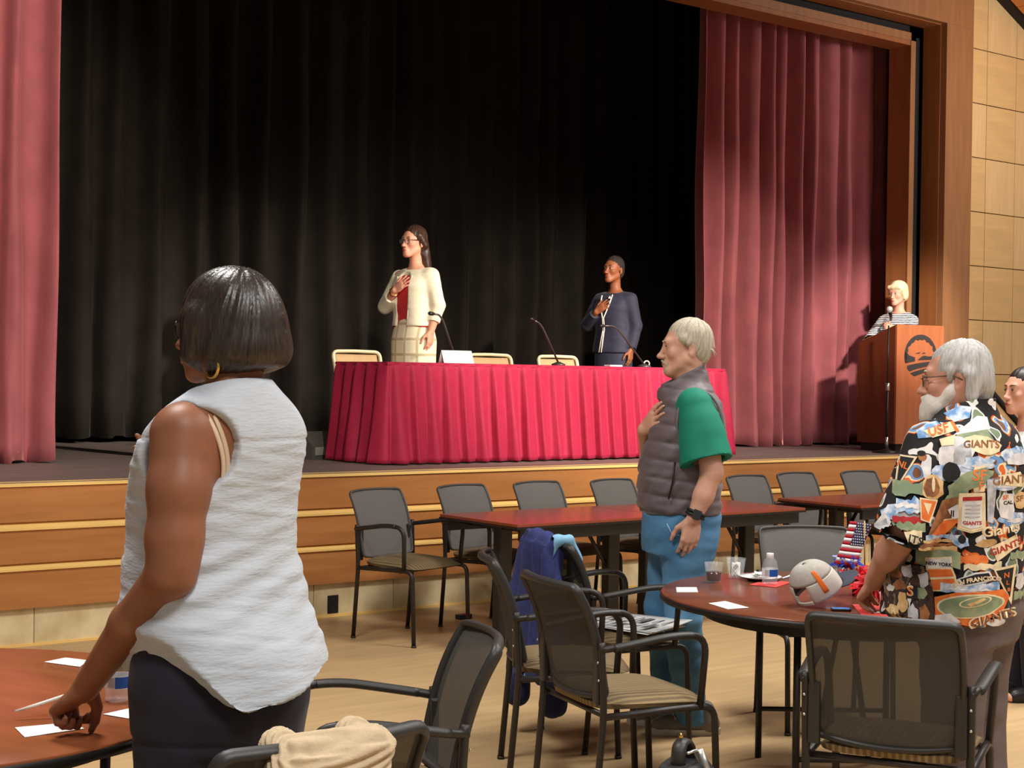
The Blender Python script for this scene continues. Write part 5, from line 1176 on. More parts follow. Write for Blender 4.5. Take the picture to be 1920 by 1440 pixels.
M_tweed = mat('cream_boucle', (240, 230, 198), .9, var=.07, scale=90, bump=.35, bscale=130, sheen=.2)
M_check = mat('cream_check', (236, 222, 188), .9, var=.06, scale=60)
def checks(m, c2, sx, sz):
    nt = m.node_tree; N = nt.nodes; L = nt.links; b = N['Principled BSDF']; src = b.inputs['Base Color'].links[0].from_socket; tc = N.new('ShaderNodeTexCoord')
    for ax, s_ in (('X', sx), ('Z', sz)):
        w = N.new('ShaderNodeTexWave'); w.bands_direction = ax; w.inputs['Scale'].default_value = s_; L.new(tc.outputs['Object'], w.inputs['Vector'])
        r_ = N.new('ShaderNodeMapRange'); r_.inputs[1].default_value = .90; r_.inputs[2].default_value = .97; L.new(w.outputs[0], r_.inputs[0])
        mx = N.new('ShaderNodeMixRGB'); L.new(r_.outputs[0], mx.inputs[0]); L.new(src, mx.inputs[1]); mx.inputs[2].default_value = lin(c2); src = mx.outputs[0]
    L.new(src, b.inputs['Base Color'])
checks(M_check, (196, 176, 138), 3.2, 2.6)
M_redb = mat('red_blouse', (206, 52, 56), .6, var=.08, scale=14, sheen=.1)
M_navy = mat('navy_suiting', (44, 44, 62), .75, var=.08, scale=30, sheen=.15)
M_ivory = mat('ivory_knit', (226, 216, 200), .8, var=.06, scale=40)
up = SZ
c5 = (6.86, 10.12, up); c6 = (8.99, 10.15, up); c7 = (11.96, 9.42, up)
d_ = cam_dir(-.66, -.75)
t5, H5, A5, B5 = woman('long-haired woman in a cream jacket and red blouse, hand on heart behind the head table', c5, d_.x, d_.y, 1.0, ('rosy_skin', (226, 158, 128)),
    dict(left=[(.168, .01, 1.405), (.222, .04, 1.17), (.205, -.02, .965)], right=[(-.165, .005, 1.405), (-.235, -.09, 1.165), (-.040, -.178, 1.285)], lhand=downL, rhand=heartR, sleeve=(.62, .60), cut=1.01,
         open=(.078, .064), ox=-.015, oz=1.0, jm=M_tweed, bm=M_redb, skirt=M_check, hair=hair_long, hm=mat('dark_brown_hair', (62, 40, 30), .45, var=.4, scale=9, stretch=(20, 20, 2)), hemz=.99, hemw=(.205, .15, .135), nose=1.0, yaw=.06, pitch=-.03))
H5.glasses(t5, M_lens_frame, thick=.0022)
b = MB(); b.tube([(-.082, -.108, 1.40), (-.080, -.124, 1.25), (-.078, -.118, 1.02)], .006, 6).tube([(.078, -.108, 1.40), (.066, -.128, 1.2), (.048, -.128, 1.02)], .006, 6).build('jacket_braid', M_ivory, t5)
b = MB(); wv = (B5[2] - B5[1]); cW = B5[2] - unit(wv) * .02; e1 = unit(np.cross(wv, V3(0, 1, 0))); e2 = np.cross(unit(wv), e1)
b.tube([Vector(cW + (e1 * cos(a) + e2 * sin(a)) * .034) for a in np.linspace(0, 2 * pi, 17)], .005, 6, cap=False).build('bracelet', M_gold, t5)
t6, H6, A6, B6 = woman('short-haired woman in a navy suit with ivory trim, hand on heart behind the head table', c6, d_.x, d_.y, .94, ('deep_brown_skin', (150, 88, 56)),
    dict(left=[(.172, .012, 1.395), (.218, .05, 1.15), (.205, -.01, .925)], right=[(-.172, .005, 1.395), (-.262, -.07, 1.16), (-.070, -.180, 1.275)], lhand=downL, rhand=heartR, sleeve=(.93, .86), cut=.90,
         open=(.050, .012), ox=-.01, oz=1.24, jm=M_navy, bm=M_ivory, skirt=M_navy, sg=-.01, hair=hair_crop, hm=mat('cropped_dark_hair', (44, 33, 26), .8, var=.3, scale=50, bump=.5, bscale=120), hemz=.88, hemw=(.212, .155, .15), nose=1.1, lips=1.35, yaw=.02, pitch=-.06, hd=.002))
b = MB(); b.tube([(-.055, -.118, 1.43), (-.052, -.148, 1.34), (-.012, -.162, 1.22), (-.012, -.150, 1.10)], .006, 6).tube([(.060, -.108, 1.435), (.054, -.146, 1.35), (.0, -.162, 1.22), (.004, -.150, 1.10)], .006, 6)
b.tube([(-.012, -.150, 1.11), (-.03, -.158, 1.0), (-.045, -.165, .90)], .006, 6).tube([(.0, -.150, 1.11), (-.008, -.160, 1.0), (-.016, -.168, .90)], .006, 6).build('ivory_piping', M_ivory, t6)
b = MB(); b.tube([(.035, -.118, 1.42), (.045, -.128, 1.405), (.038, -.134, 1.40), (.03, -.126, 1.41)], .007, 6).build('brooch', M_ivory, t6)
M_nstripe = stripes('navy_white_stripe', (40, 42, 66), (232, 228, 222), 'Z', 16.0, .8, (.40, .50), 1.5)
t7, H7, A7, B7 = woman('white-haired woman in a navy-striped top standing behind the lectern microphone', c7, d_.x, d_.y, .88, ('light_skin', (228, 166, 138)),
    dict(left=[(.165, -.01, 1.38), (.225, -.14, 1.16), (.05, -.215, 1.265)], right=[(-.165, -.01, 1.38), (-.26, -.19, 1.15), (-.12, -.375, 1.17)], lhand=(V3(-.6, -.45, .55), V3(.3, -1, .2), V3(.2, .3, 1), .92, (.7, .7, .7, .7), .6, .05), rhand=(V3(.5, -.7, -.1), V3(0, -.2, 1), V3(-.5, -.5, 0), .92, (.3, .3, .3, .3), .3, .08), sleeve=(.85, .9), cut=.98,
         jm=M_nstripe, coat='striped_top', hair=hair_short, hm=mat('pale_blonde_hair', (234, 214, 172), .5, var=.15, scale=9, stretch=(18, 18, 2)), yaw=-.1, pitch=.08, brow=brow2))
# ---- girl at the right edge
cN = f0 * 7.6 + r0 * 2.53; d_ = cam_dir(-.9, -.30)
t8, H8, A8, B8 = woman('dark-haired girl in a white floral blouse at the far right edge, looking left', (cN.x, cN.y, 0), d_.x, d_.y, .905, ('clear_skin', (226, 164, 138)),
    dict(left=[(.165, .01, 1.40), (.215, .04, 1.16), (.20, -.03, .94)], right=[(-.165, .01, 1.40), (-.215, .04, 1.16), (-.20, -.03, .94)], lhand=downL, rhand=(V3(0, -.1, -1), V3(-1, .1, 0), V3(0, -1, 0), .92), sleeve=(.35, .35), cut=1.0,
         open=(.070, .012), oz=1.34, jm=mat('white_floral_cotton', (232, 228, 222), .8, scale=60, col2=(150, 158, 152), contrast=(.56, .70)), bm=SKIN('clear_skin', (226, 164, 138)), coat='floral_blouse', hair=hair_back, hm=mat('dark_pulled_hair', (48, 36, 32), .45, var=.3, scale=9, stretch=(20, 20, 3)), jaw=.88, nose=.9, yaw=.0))
# ------------------------------------------------------------------ things on the right round table
TZ = 0.731
M_paper = mat('white_card', (240, 238, 234), .7)
def sheet(name, label, cat, pts, z, m, group=None, th=.0012, parent=None):
    o = MB().prism(pts, 'z', z, z + th).build(name, m, parent); return tag(o, label, cat, group) if cat else o
sheet('card', 'small white card near the left rim of the right round table', 'card', [(4.221, 4.376), (4.29, 4.333), (4.199, 4.233), (4.128, 4.276)], TZ, M_paper, 'white cards on the round tables')
sheet('card', 'white card at the front left of the right round table', 'card', [(4.024, 4.0), (4.115, 4.006), (4.073, 3.848), (3.981, 3.862)], TZ, M_paper, 'white cards on the round tables')
sheet('card', 'white card at the back of the left round table', 'card', [(1.618, 4.193), (1.691, 4.223), (1.727, 4.15), (1.672, 4.073)], TZ, M_paper, 'white cards on the round tables')
sheet('card', 'white card under the woman\'s hand on the left round table', 'card', [(1.269, 3.462), (1.397, 3.440), (1.394, 3.365), (1.254, 3.36)], TZ, M_paper, 'white cards on the round tables')
sheet('card', 'white card beside the dark trousers on the left round table', 'card', [(1.488, 3.482), (1.575, 3.51), (1.60, 3.47), (1.518, 3.407)], TZ, M_paper, 'white cards on the round tables')
M_nap = mat('coral_napkin', (214, 66, 58), .85, var=.05, scale=30)
sheet('napkin', 'red paper napkin under the water bottle', 'napkin', [(4.529, 4.278), (4.563, 4.167), (4.724, 4.234), (4.717, 4.352)], TZ, M_nap, 'red napkins on the right table')
sheet('napkin', 'red paper napkin in front of the bearded man', 'napkin', [(4.235, 3.46), (4.33, 3.42), (4.56, 3.64), (4.46, 3.70)], TZ, M_nap, 'red napkins on the right table')
sheet('paper_scrap', 'small white scrap on the red napkin near the bearded man', 'paper', [(4.350, 3.515), (4.375, 3.500), (4.395, 3.525), (4.372, 3.540)], TZ + .0015, M_paper)
M_clear = mat('clear_plastic', (245, 248, 250), .06, alpha=.10, spec=.6)
M_wine = mat('dark_red_drink', (58, 18, 16), .1, alpha=.96)
def cup(label, x, y, s=1.0):
    t = thing('plastic_cup', label, 'cup', (x, y, TZ), 0, 'clear plastic cups on the right table')
    MB().lathe([(.0, .002), (.027 * s, 0), (.029 * s, .004), (.039 * s, .078 * s), (.0405 * s, .079 * s), (.0375 * s, .078 * s), (.0275 * s, .006), (0, .005)], n=28, cap=False).build('tumbler', M_clear, t)
    return t
c1 = cup('clear plastic cup with dark red drink on the right round table', 4.463, 4.411)
MB().lathe([(0, .006), (.0265, .006), (.0315, .042), (0, .042)], n=28).build('drink', M_wine, c1)
c2 = cup('clear plastic cup holding a crumpled white napkin beside the plate', 4.63, 4.45, 1.05)
cr = MB(); rs = random.Random(3)
for k in range(7):
    a = rs.uniform(0, 6.28); cr.grid(lambda u, v, a=a, k=k: (.022 * (u - .5) * 1.6 * cos(a) - .010 * sin(a) * sin(5 * v + k), .022 * (u - .5) * 1.6 * sin(a) + .010 * cos(a) * sin(5 * v + k), .008 + .055 * v + .004 * sin(6 * u + k)), 4, 5, thick=.0008)
o = cr.build('crumpled_napkin', M_paper, c2, fix=False); o['kind'] = 'stuff'
pt = thing('plate', 'white plate with a dark rim and used napkins, between cup and bottle', 'plate', (4.68, 4.36, TZ))
MB().lathe([(0, .003), (.05, .003), (.085, .014), (.086, .016), (.05, .007), (0, .006)], n=40, cap=False).build('dish', mat('white_plate', (236, 236, 232), .35), pt)
MB().lathe([(.048, 0), (.078, .010), (.0855, .0138), (.0865, .0125), (.05, -.0005)], n=40, cap=False).build('dark_rim', M_edge, pt)
nb = MB()
for k in range(4):
    a = k * 1.3; nb.grid(lambda u, v, a=a, k=k: ((.07 * (u - .5)) * cos(a) - .05 * (v - .5) * sin(a), (.07 * (u - .5)) * sin(a) + .05 * (v - .5) * cos(a), .012 + .004 * k + .006 * sin(7 * u + 2 * k) * cos(5 * v)), 6, 6, thick=.0008)
tag(nb.build('used_napkin', M_paper, fix=False), 'crumpled white napkin lying on the plate', 'napkin').location = (4.68, 4.36, TZ + .004)
fk = MB().tube([(4.70, 4.30, TZ + .018), (4.78, 4.33, TZ + .004), (4.84, 4.355, TZ + .004)], [.006, .0035, .005], 6, flat=(1.4, .4)); 
for k in range(3): fk.tube([(4.84, 4.351 + .004 * k, TZ + .004), (4.868, 4.362 + .004 * k, TZ + .006)], .0014, 5)
tag(fk.build('plastic_fork', M_paper), 'white plastic fork beside the water bottle', 'fork')
M_lab = mat('white_label', (236, 238, 240), .4); M_lab2 = mat('blue_label', (28, 84, 164), .4); M_cap = mat('white_cap', (236, 234, 230), .4); M_lab3 = mat('sky_label', (120, 178, 222), .4)
M_pet = mat('clear_bottle', (240, 246, 250), .05, alpha=.14, spec=.7)
def bottle(label, x, y, rz):
    t = thing('water_bottle', label, 'bottle', (x, y, TZ), rz, 'small water bottles')
    pf = [(0, .004), (.022, 0), (.030, .004), (.0315, .010), (.0305, .016), (.0315, .022), (.0315, .075), (.029, .084), (.024, .098), (.0145, .110), (.0125, .114), (.0125, .121)]
    MB().lathe(pf, n=32, cap=False).build('plastic_body', M_pet, t)
    MB().lathe([(0, .006), (.0285, .006), (.0295, .07), (0, .07)], n=24).build('water', mat('still_water', (214, 226, 232), .04, alpha=.10), t)
    def lab(a0, a1, z0, z1, r): return MB().grid(lambda u, v: (r * cos(a0 + (a1 - a0) * u), r * sin(a0 + (a1 - a0) * u), z0 + (z1 - z0) * v), 24, 1)
    l = lab(0, 2 * pi, .034, .066, .0320).build('label', M_lab, t, fix=False)
    lab(-2.0, -.55, .036, .064, .0323).build('blue_panel', M_lab2, l, fix=False); lab(-2.6, -2.05, .038, .062, .0323).build('grey_print', mat('grey_print', (176, 178, 178), .5), l, fix=False); lab(-.55, .1, .036, .064, .0323).build('sky_panel', M_lab3, l, fix=False)
    MB().lathe([(.0142, .112), (.0145, .113), (.0145, .124), (.0135, .1265), (0, .1268)], n=24).build('cap', M_cap, t)
    MB().lathe([(.0150, .1095), (.0150, .1115)], n=24, cap=False).build('neck_ring', M_cap, t)
    return t
bottle('small water bottle with a blue label on the red napkin, right round table', 4.600, 4.235, -.45)
bottle('small water bottle with a blue label on the left round table behind the woman\'s arm', 1.578, 3.605, -.2)
# trucker cap lying on its side, opening towards the brim
M_capc = mat('light_grey_twill', (206, 198, 188), .85, var=.05, scale=40, bump=.15, bscale=160); M_capin = mat('dark_cap_lining', (92, 86, 80), .9); M_brim = mat('navy_brim', (42, 44, 58), .8, bump=.1, bscale=140)
ct = thing('baseball_cap', 'light grey baseball cap with orange stripe and navy brim lying on the right table', 'cap', (4.345, 3.775, TZ + .086))
Mx = Matrix(((.54, .84, 0), (-.70, .45, -.555), (-.466, .30, .832)))
def cap_pt(u, v, g=0.0):                       # dome: u around, v from rim (0) to crown (1)
    a = 2 * pi * u; th = v * pi / 2; r_ = .092 + g
    return Vector((r_ * 1.08 * cos(a) * max(0.0, cos(th)) ** .75, r_ * .93 * sin(a) * max(0.0, cos(th)) ** .75, (.125 + g) * max(0.0, sin(th)) ** .85 - .03))
FR = -pi / 2                                   # brim faces local -Y
Rb = Matrix.Rotation(radians(6), 3, 'Z')
# local axes -> world: opening (-Z local) points towards the brim side and the camera's right
cv = lambda l, f, u: r0 * l + f0 * f + zz * u
az_ = cv(-.52, -.18, .83).normalized(); ay_ = -cv(.80, .55, .0); ay_ = (ay_ - az_ * ay_.dot(az_)).normalized(); ax_ = ay_.cross(az_)
ct.matrix_world = Matrix(((ax_.x, ay_.x, az_.x, 4.315), (ax_.y, ay_.y, az_.y, 3.75), (ax_.z, ay_.z, az_.z, TZ + .092), (0, 0, 0, 1)))
HOLE = (.19, .31)                               # the adjuster gap at the back (local +Y) of the rim
def crown(u0, u1, v0, v1, m, nm, g=0.0, n=(36, 10)):
    return MB().grid(lambda u, v: cap_pt(u0 + (u1 - u0) * u, v0 + (v1 - v0) * v, g), n[0], n[1], thick=.002).build(nm, m, ct, fix=False)
crown(.31, 1.19, 0.0, .34, M_capc, 'crown_band'); crown(0, 1, .34, .985, mat('grey_cap_mesh', (176, 168, 158), .9, var=.08, scale=90), 'crown')
crown(0.30, 1.20, .0, .16, mat('pale_sweatband', (214, 208, 198), .9), 'sweatband', -.004)
crown(.19, .31, -.02, .05, M_capc, 'adjuster_strap', .0, (8, 3))
crown(.31, 1.19, .05, .96, M_capin, 'lining', -.006)
crown(.40, .435, .10, .62, mat('orange_stripe', (232, 112, 36), .8), 'orange_stripe', .0025, (4, 10))
bq = MB().grid(lambda u, v: (lambda a, rr_: (.094 * 1.06 * cos(a) * (1 + .02 * v), .088 * sin(a) - .098 * v * max(0.0, math.sin(pi * u)) ** .55, -.028 - .040 * v * max(0.0, math.sin(pi * u)) ** .4))(pi + pi * (.06 + .88 * u), 0), 26, 8, thick=.004).build('brim', M_brim, ct, fix=False)
bpy.context.view_layer.update()
lo_ = min((ch.matrix_world @ v.co).z for ch in ct.children for v in ch.data.vertices); ct.location.z += TZ + .0015 - lo_
ph_ = MB().box(-.035, .035, -.018, .018, 0, .009, bev=.003).build('phone', mat('black_phone', (24, 24, 28), .2)); ph_.location = (4.305, 3.622, TZ); ph_.rotation_euler.z = -.7
tag(ph_, 'small blue-screened phone behind the foreground chair back', 'phone')
MB().box(-.031, .031, -.015, .015, .009, .0096).build('screen', mat('blue_screen', (40, 150, 236), .2), ph_)
# little flag in a red, white and blue tinsel centrepiece
M_red = mat('red_foil', (206, 24, 34), .35); M_blue = mat('blue_foil', (40, 66, 170), .35); M_wht = mat('white_foil', (238, 238, 240), .4); M_fred = mat('flag_red', (176, 30, 44), .8); M_fblue = mat('flag_blue', (40, 42, 82), .8); M_fwht = mat('flag_white', (240, 236, 234), .8)
cp = thing('table_centrepiece', 'red white and blue tinsel centrepiece behind the bearded man\'s arm', 'decoration', (4.705, 3.845, TZ))
MB().lathe([(0, 0), (.045, 0), (.05, .05), (.045, .09), (0, .09)], n=16).build('pot', M_fblue, cp)
rs = random.Random(9)
for nm, m, n_, cx, cy, cz, R_ in (('red_tinsel', M_red, 70, -.06, .0, .055, .085), ('blue_tinsel', M_blue, 55, -.05, .04, .105, .07), ('white_tinsel', M_wht, 30, -.09, .05, .05, .06)):
    b = MB()
    for k in range(n_):
        d = Vector((rs.gauss(0, 1), rs.gauss(0, 1), abs(rs.gauss(.2, .7)))).normalized(); p0 = Vector((cx, cy, cz)) + d * .015; p2 = Vector((cx, cy, cz)) + d * R_ * rs.uniform(.6, 1.1); p2.z = max(p2.z, .006); s_ = d.orthogonal().normalized() * rs.uniform(.005, .010)
        md = (p0 + p2) / 2 + Vector((0, 0, .015)); b.add([p0 + s_, p0 - s_, md - s_ * 1.3, p2 - s_ * .4, p2 + s_ * .4, md + s_ * 1.3], [(0, 1, 2, 5), (5, 2, 3, 4)])
    o = b.build(nm, m, cp, fix=False); o['kind'] = 'stuff'
pf_ = thing('tinsel_pompom', 'red and white tinsel pom-pom between the bearded man\'s arm and belly', 'decoration', (4.41, 3.56, TZ))
for nm, m, n_, cx, cy, cz, R_ in (('red_ruffle', M_red, 110, 0, 0, .075, .085), ('white_tinsel', M_wht, 45, .045, -.045, .06, .07)):
    b = MB()
    for k in range(n_):
        d = Vector((rs.gauss(0, 1), rs.gauss(0, 1), rs.gauss(.1, .8))).normalized(); p0 = Vector((cx, cy, cz)) + d * .01; p2 = Vector((cx, cy, cz)) + d * R_ * rs.uniform(.6, 1.05); p2.z = max(p2.z, .004); s_ = d.orthogonal().normalized() * rs.uniform(.006, .012)
        md = (p0 + p2) / 2 + Vector((0, 0, .012)); b.add([p0 + s_, p0 - s_, md - s_ * 1.3, p2 - s_ * .4, p2 + s_ * .4, md + s_ * 1.3], [(0, 1, 2, 5), (5, 2, 3, 4)])
    o = b.build(nm, m, pf_, fix=False); o['kind'] = 'stuff'
fl = thing('table_flag', 'small stars and stripes flag on a stick in the tinsel centrepiece', 'flag', (4.705, 3.845, TZ))
MB().tube([(.0, .0, .09), (-.03, -.02, .285)], .003, 6).build('stick', mat('pale_stick', (206, 170, 110), .6), fl)
top_ = Vector((-.03, -.02, .275)); ed = Vector((.05, .045, .0)); ud = Vector((.66, -.62, -.10)).normalized(); dd_ = Vector((-.10, .09, -1)).normalized()
def flag_pt(u, v): return top_ + (-ud * .085 * u) + Vector((.79, -.613, 0)) * .03 + dd_ * .165 * v + Vector((.6, .79, 0)) * .010 * sin(3.5 * u + 3 * v) + Vector((-.79, .613, 0)) * .035 * v
for k in range(7): pass
W_ = .10
for k in range(13):                           # thirteen stripes hanging across
    MB().grid(lambda u, v, k=k: flag_pt(u, (k + v) / 13), 8, 1, thick=.0006).build('stripe', M_fred if k % 2 == 0 else M_fwht, fl, fix=False)
MB().grid(lambda u, v: flag_pt(.02 + .62 * u, .0 + 7 / 13 * v) + Vector((-.6, -.79, 0)) * .0015, 8, 6, thick=.0004).build('canton', M_fblue, fl, fix=False)
b = MB()
for r_ in range(9):
    for c_ in range(6 if r_ % 2 == 0 else 5):
        u = .02 + .62 * ((c_ + (.5 if r_ % 2 == 0 else 1.0)) / 6.0); v = 7 / 13 * (r_ + .5) / 9; p = flag_pt(u, v) + Vector((-.6, -.79, 0)) * .0024
        pts = []
        for q in range(10):
            rr_ = .0036 if q % 2 == 0 else .0016; a = pi / 2 + q * pi / 5; pts.append(p + ud * rr_ * cos(a) - dd_ * rr_ * sin(a))
        b.add([p] + pts, [(0, 1 + q, 1 + (q + 1) % 10) for q in range(10)])
o = b.build('star', M_fwht, fl, fix=False); o['kind'] = 'stuff'
# pen in the woman's hand
tag(MB().tube([(1.300, 3.545, .750), (1.345, 3.530, .762), (1.42, 3.505, .785)], [.0028, .0042, .0042], 8).build('pen', mat('white_pen', (226, 220, 210), .4)), 'white pen held in the hand of the woman in white', 'pen')

# ------------------------------------------------------------------ papers on the chair, jacket, sweater, bag
M_print = mat('printed_newsprint', (224, 222, 218), .8)
pp = thing('papers', 'folded printed papers on the seat of the chair with the blue jacket', 'paper', (4.46, 4.92, .488), .25)
for k in range(3):
    s_ = MB().grid(lambda u, v, k=k: ((u - .5) * .30 + .012 * k, (v - .5) * .40 - .01 * k, .003 * k + .008 * u * u * k + .01 * sin(2 * v + k) * .5), 6, 6, thick=.0008).build('sheet', M_print, pp, fix=False)
    if k == 2:
        tx = MB()
        for r_ in range(7):
            for c_ in range(2): x0 = -.115 + c_ * .125; y0 = -.17 + r_ * .05; tx.box(x0, x0 + .105, y0, y0 + (.03 if (r_ + c_) % 3 == 0 else .008), .0165, .0172)
        o = tx.build('print_blocks', mat('grey_ink', (120, 118, 120), .8), s_); o['kind'] = 'stuff'; o.location.z = .004
M_fleece = mat('blue_fleece', (46, 52, 100), .95, var=.2, scale=25, bump=.35, bscale=70, sheen=.25, sheen_tint=lin((130, 140, 220))); M_fl2 = mat('dark_blue_fleece', (26, 30, 66), .95, var=.1, scale=30, sheen=.2); M_pale = mat('pale_blue_lining', (128, 178, 208), .8)
jk = thing('jacket', 'blue fleece jacket with pale blue collar draped over a chair back', 'jacket', tuple(M3.location), M3.rotation_euler.z)
F = Field((-.34, .02, .10), (.34, .44, .95), .0075)
F.loft([(.28, .02, .36, .21, .035, .03), (.5, .02, .355, .20, .035, .03), (.70, .02, .345, .185, .04, .03), (.80, .02, .350, .175, .04, .03), (.845, .02, .345, .15, .035, .03)], n=2.8, k=.03)
F.cap((-.13, .325, .852), (.16, .325, .862), .030, .034, .04); F.cap((-.12, .215, .70), (-.12, .27, .84), .022, .028, .03); F.cap((.13, .20, .66), (.13, .265, .84), .024, .030, .03)
F.cap((.12, .335, .86), (.15, .345, .885), .026, .022, .03)
for x, z in ((-.20, .20), (.19, .17)): F.cap((x * .72, .35, .80), (x * .95, .36, .6), .036, .044, .05); F.cap((x * .95, .36, .6), (x * 1.02, .365, z), .044, .043, .04)
F.cut(lambda X, Y, Z: .16 - Z + 0 * X + 0 * Y, .03)
sculpt(F, 'fleece', M_fleece, jk, disp=wrinkles(.012, (14, 14, 5), 51, lambda v: .012 * np.sin(55 * v[:, 0] + 3 * v[:, 2]) * (v[:, 1] > .27)))
F = Field((-.26, .10, .62), (-.06, .36, .93), .006); F.chain([V3(-.155, .375, .80), V3(-.155, .345, .872), V3(-.155, .285, .872), V3(-.150, .235, .79)], [.018, .022, .022, .016], .02); F.cap((-.12, .33, .876), (-.155, .33, .876), .016, .02, .02)
sculpt(F, 'collar', M_pale, jk, disp=wrinkles(.004, 20, 5))
b = MB()
for s in (-1, 1): b.tube([(s * .19 + .02, .378, .283), (s * .1 + .02, .39, .280), (.02, .392, .280)], .006, 6)
b.build('hem_binding', M_pale, jk)
for x, z in ((-.20, .195), (.19, .165)):
    F = Field((x - .09, .28, z - .06), (x + .09, .45, z + .12), .006); F.cap((x, .365, z + .05), (x, .368, z + .01), .054, .056, .02); sculpt(F, 'cuff', M_fl2, jk)
M_knit = mat('cream_rib_knit', (184, 162, 130), .95, var=.06, scale=60, bump=.3, bscale=140, sheen=.2)
sw = thing('sweater', 'cream ribbed knit sweater draped over the chair at the bottom edge', 'sweater', tuple(L2.location), L2.rotation_euler.z); sw.scale = L2.scale
F = Field((-.22, .10, .40), (.24, .48, .95), .0032)
F.loft([(.45, .02, .365, .125, .035, .03), (.62, .02, .35, .12, .035, .03), (.78, .015, .35, .115, .045, .035), (.84, .01, .345, .105, .035, .03)], k=.03); F.cap((-.080, .330, .845), (.095, .330, .848), .024, .025, .03)
F.cap((-.07, .22, .70), (-.07, .275, .845), .024, .03, .03); F.cap((.08, .20, .66), (.085, .275, .845), .026, .03, .03); F.cap((.105, .345, .80), (.135, .35, .60), .042, .042, .02)
sculpt(F, 'knit', M_knit, sw, disp=lambda v: .0034 * np.sin(2 * pi * (v[:, 1] * .8 + v[:, 2] * .9 + .006 * np.sin(16 * v[:, 0]) + .004 * snoise(v, 9, 2)) / .0150) + .004 * snoise(v, (9, 9, 9), 3))
bg = thing('rolling_bag', 'black bag with silver clip and rounded handle on the floor by the empty chair', 'bag', (3.42, 3.50, 0), .5)
F = Field((-.18, -.13, -.01), (.18, .13, .46), .008); F.loft([(0.0, 0, 0, .13, .08, .08), (.04, 0, 0, .145, .095, .09), (.3, 0, 0, .14, .09, .09), (.345, 0, 0, .10, .06, .06)], n=3.2, k=.02); sculpt(F, 'bag_body', mat('black_nylon', (34, 32, 33), .7, bump=.2, bscale=120), bg, disp=wrinkles(.004, 14, 6))
MB().tube(rounded([(-.055, 0, .31), (-.055, 0, .415), (.05, 0, .40), (.075, 0, .31)], .06), .020, 8, flat=(1.2, .6)).build('handle', M_plas, bg)
MB().tube(rounded([(-.06, -.03, .385), (-.02, -.05, .39), (.04, -.045, .375), (.06, -.03, .36)], .02), .005, 6).tube([(-.01, -.05, .388), (-.008, -.075, .33), (.0, -.085, .27)], [.012, .012, .010], 8, flat=(1.4, .5)).build('silver_clip', M_screw, bg)
MB().lathe([(.004, 0), (.007, .006), (.004, .016), (0, .018)], n=10).build('rivet', M_gold, bg, (-.03, 0, .422))
ad = MB().box(-.05, .05, -.025, .025, 0, .03, bev=.004).build('power_adapter', M_edge); ad.location = (5.79, 7.93, 0); tag(ad, 'small black power box on the floor beside the leftmost stage chair', 'adapter')
MB().box(-.012, .012, -.006, .006, .03, .034).build('red_switch', M_red, ad)

# ------------------------------------------------------------------ microphones, name card and gear on the stage
M_mic = mat('dark_gooseneck', (92, 86, 80), .35, metal=.6); TT = ZT_ + .001
def gooseneck(label, base, bend, tip):
    t = thing('gooseneck_microphone', label, 'microphone', (base[0], base[1], TT), 0, 'gooseneck microphones on the head table')
    q = lambda p: (p[0] - base[0], p[1] - base[1], p[2] - TT)
    MB().lathe([(.055, 0), (.055, .012), (.03, .022), (.012, .03), (0, .03)], n=24).build('base', M_mic, t)
    MB().tube(rounded([(0, 0, .02), q(bend), q(tip)], .09, 7), .0075, 8).build('neck', M_mic, t)
    a, c = Vector(q(bend)), Vector(q(tip)); d = (c - a).normalized(); MB().tube([c - d * .01, c + d * .005, c + d * .035, c + d * .045], [.008, .014, .015, .009], 10).build('capsule', M_edge, t)
    return t
gooseneck('gooseneck microphone beside the name card', (6.70, 9.32), (6.53, 9.28, 1.985), (6.452, 9.27, 1.99))
gooseneck('gooseneck microphone in the middle of the head table', (7.69, 9.33), (7.47, 9.28, 1.95), (7.39, 9.27, 1.975))
gooseneck('gooseneck microphone at the right in front of the woman in navy', (8.60, 9.33), (8.24, 9.28, 1.96), (8.10, 9.27, 1.955))
nc = thing('name_card', 'white tent name card on the head table before the woman in cream', 'sign', (6.59, 9.16, TT))
MB().grid(lambda u, v: ((u - .5) * (.27), .035 * v - .03, .092 * v), 2, 2, thick=.0012).grid(lambda u, v: ((u - .5) * .27, .04 - .035 * v, .092 * v), 2, 2, thick=.0012).build('folded_card', mat('bright_card', (248, 246, 240), .6), nc, fix=False)
b = MB()
for z, w in ((.060, .07), (.042, .085)): b.add([(-w / 2, -.0315 + .035 * z / .092, z), (w / 2, -.0315 + .035 * z / .092, z), (w / 2, -.0315 + .035 * (z + .008) / .092, z + .008), (-w / 2, -.0315 + .035 * (z + .008) / .092, z + .008)], [(0, 1, 2, 3)])
o = b.build('faint_lettering', mat('faint_grey_ink', (206, 202, 198), .7), nc, fix=False); o['kind'] = 'stuff'
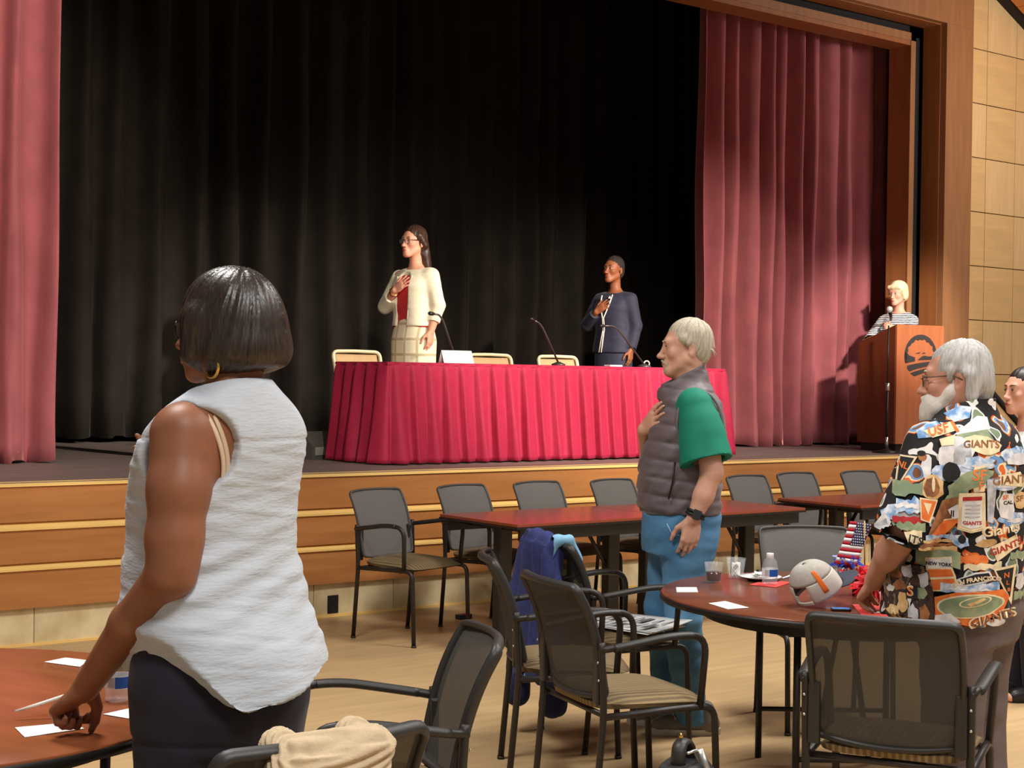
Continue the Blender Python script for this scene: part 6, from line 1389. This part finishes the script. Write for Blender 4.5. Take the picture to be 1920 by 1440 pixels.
tag(MB().tube([(8.69 + .03 * cos(a), 9.40, TT + .03 + .024 * sin(a)) for a in np.linspace(0, 2 * pi, 20)], .006, 6, cap=False).build('cable_loop', mat('pale_cable', (206, 192, 178), .6)), 'pale loop of cable standing on the right end of the head table', 'cable')
tag(MB().box(8.17, 8.30, 9.26, 9.34, TT, TT + .014, bev=.004).build('folded_paper', M_paper), 'small folded white paper on the head table before the woman in navy', 'paper')
ms = thing('microphone_stand', 'black microphone stand with round base beside the lectern', 'microphone stand', (11.04, 8.80, SZ))
MB().lathe([(.125, 0), (.125, .012), (.03, .028), (.014, .05), (0, .05)], n=28).build('round_base', M_edge, ms)
MB().tube([(0, 0, .04), (0, 0, .60)], .0115, 10).build('lower_pole', M_edge, ms); MB().tube([(0, 0, .55), (0, 0, 1.13)], .0075, 8).build('upper_pole', M_edge, ms)
MB().tube([(0, 0, .55), (0, 0, .62)], .018, 10).build('clutch', M_screw, ms); MB().tube([(0, 0, .04), (0, 0, .14)], .014, 8).build('chrome_collar', M_screw, ms)
hm_ = thing('handheld_microphone', 'dark handheld microphone with pale round head in front of the speaker\'s mouth', 'microphone', (11.615, 9.25, 2.212))
MB().tube([(.0, .0, .0), (.115, .075, -.055), (.17, .12, -.08)], [.019, .015, .012], 10).build('mic_handle', M_edge, hm_)
MB().lathe([(0, -.032), (.022, -.024), (.031, 0), (.024, .022), (0, .031)], n=18).build('mic_head', mat('pale_mic_grille', (206, 204, 198), .4, metal=.4), hm_, (-.02, -.015, .008))
tag(MB().tube([(3.6, 12.2, .93), (4.63, 11.89, .93), (4.71, 11.33, .928), (4.80, 10.43, .927), (5.2, 10.0, .926), (5.8, 10.15, .926)], .012, 6).build('stage_cable', M_edge), 'black cable lying across the stage boards at the left', 'cable')
am = thing('floor_speaker', 'small grey floor speaker peeking out behind the left end of the head table', 'speaker', (5.86, 9.95, SZ), .3)
MB().prism([(-.14, 0), (.12, 0), (.12, .16), (-.02, .2), (-.14, .10)], 'x', -.16, .12).build('cabinet', mat('grey_cabinet', (84, 80, 74), .6), am)
MB().box(-.13, .09, -.147, -.139, .03, .09).build('grille', mat('pale_grille', (150, 144, 130), .7), am)
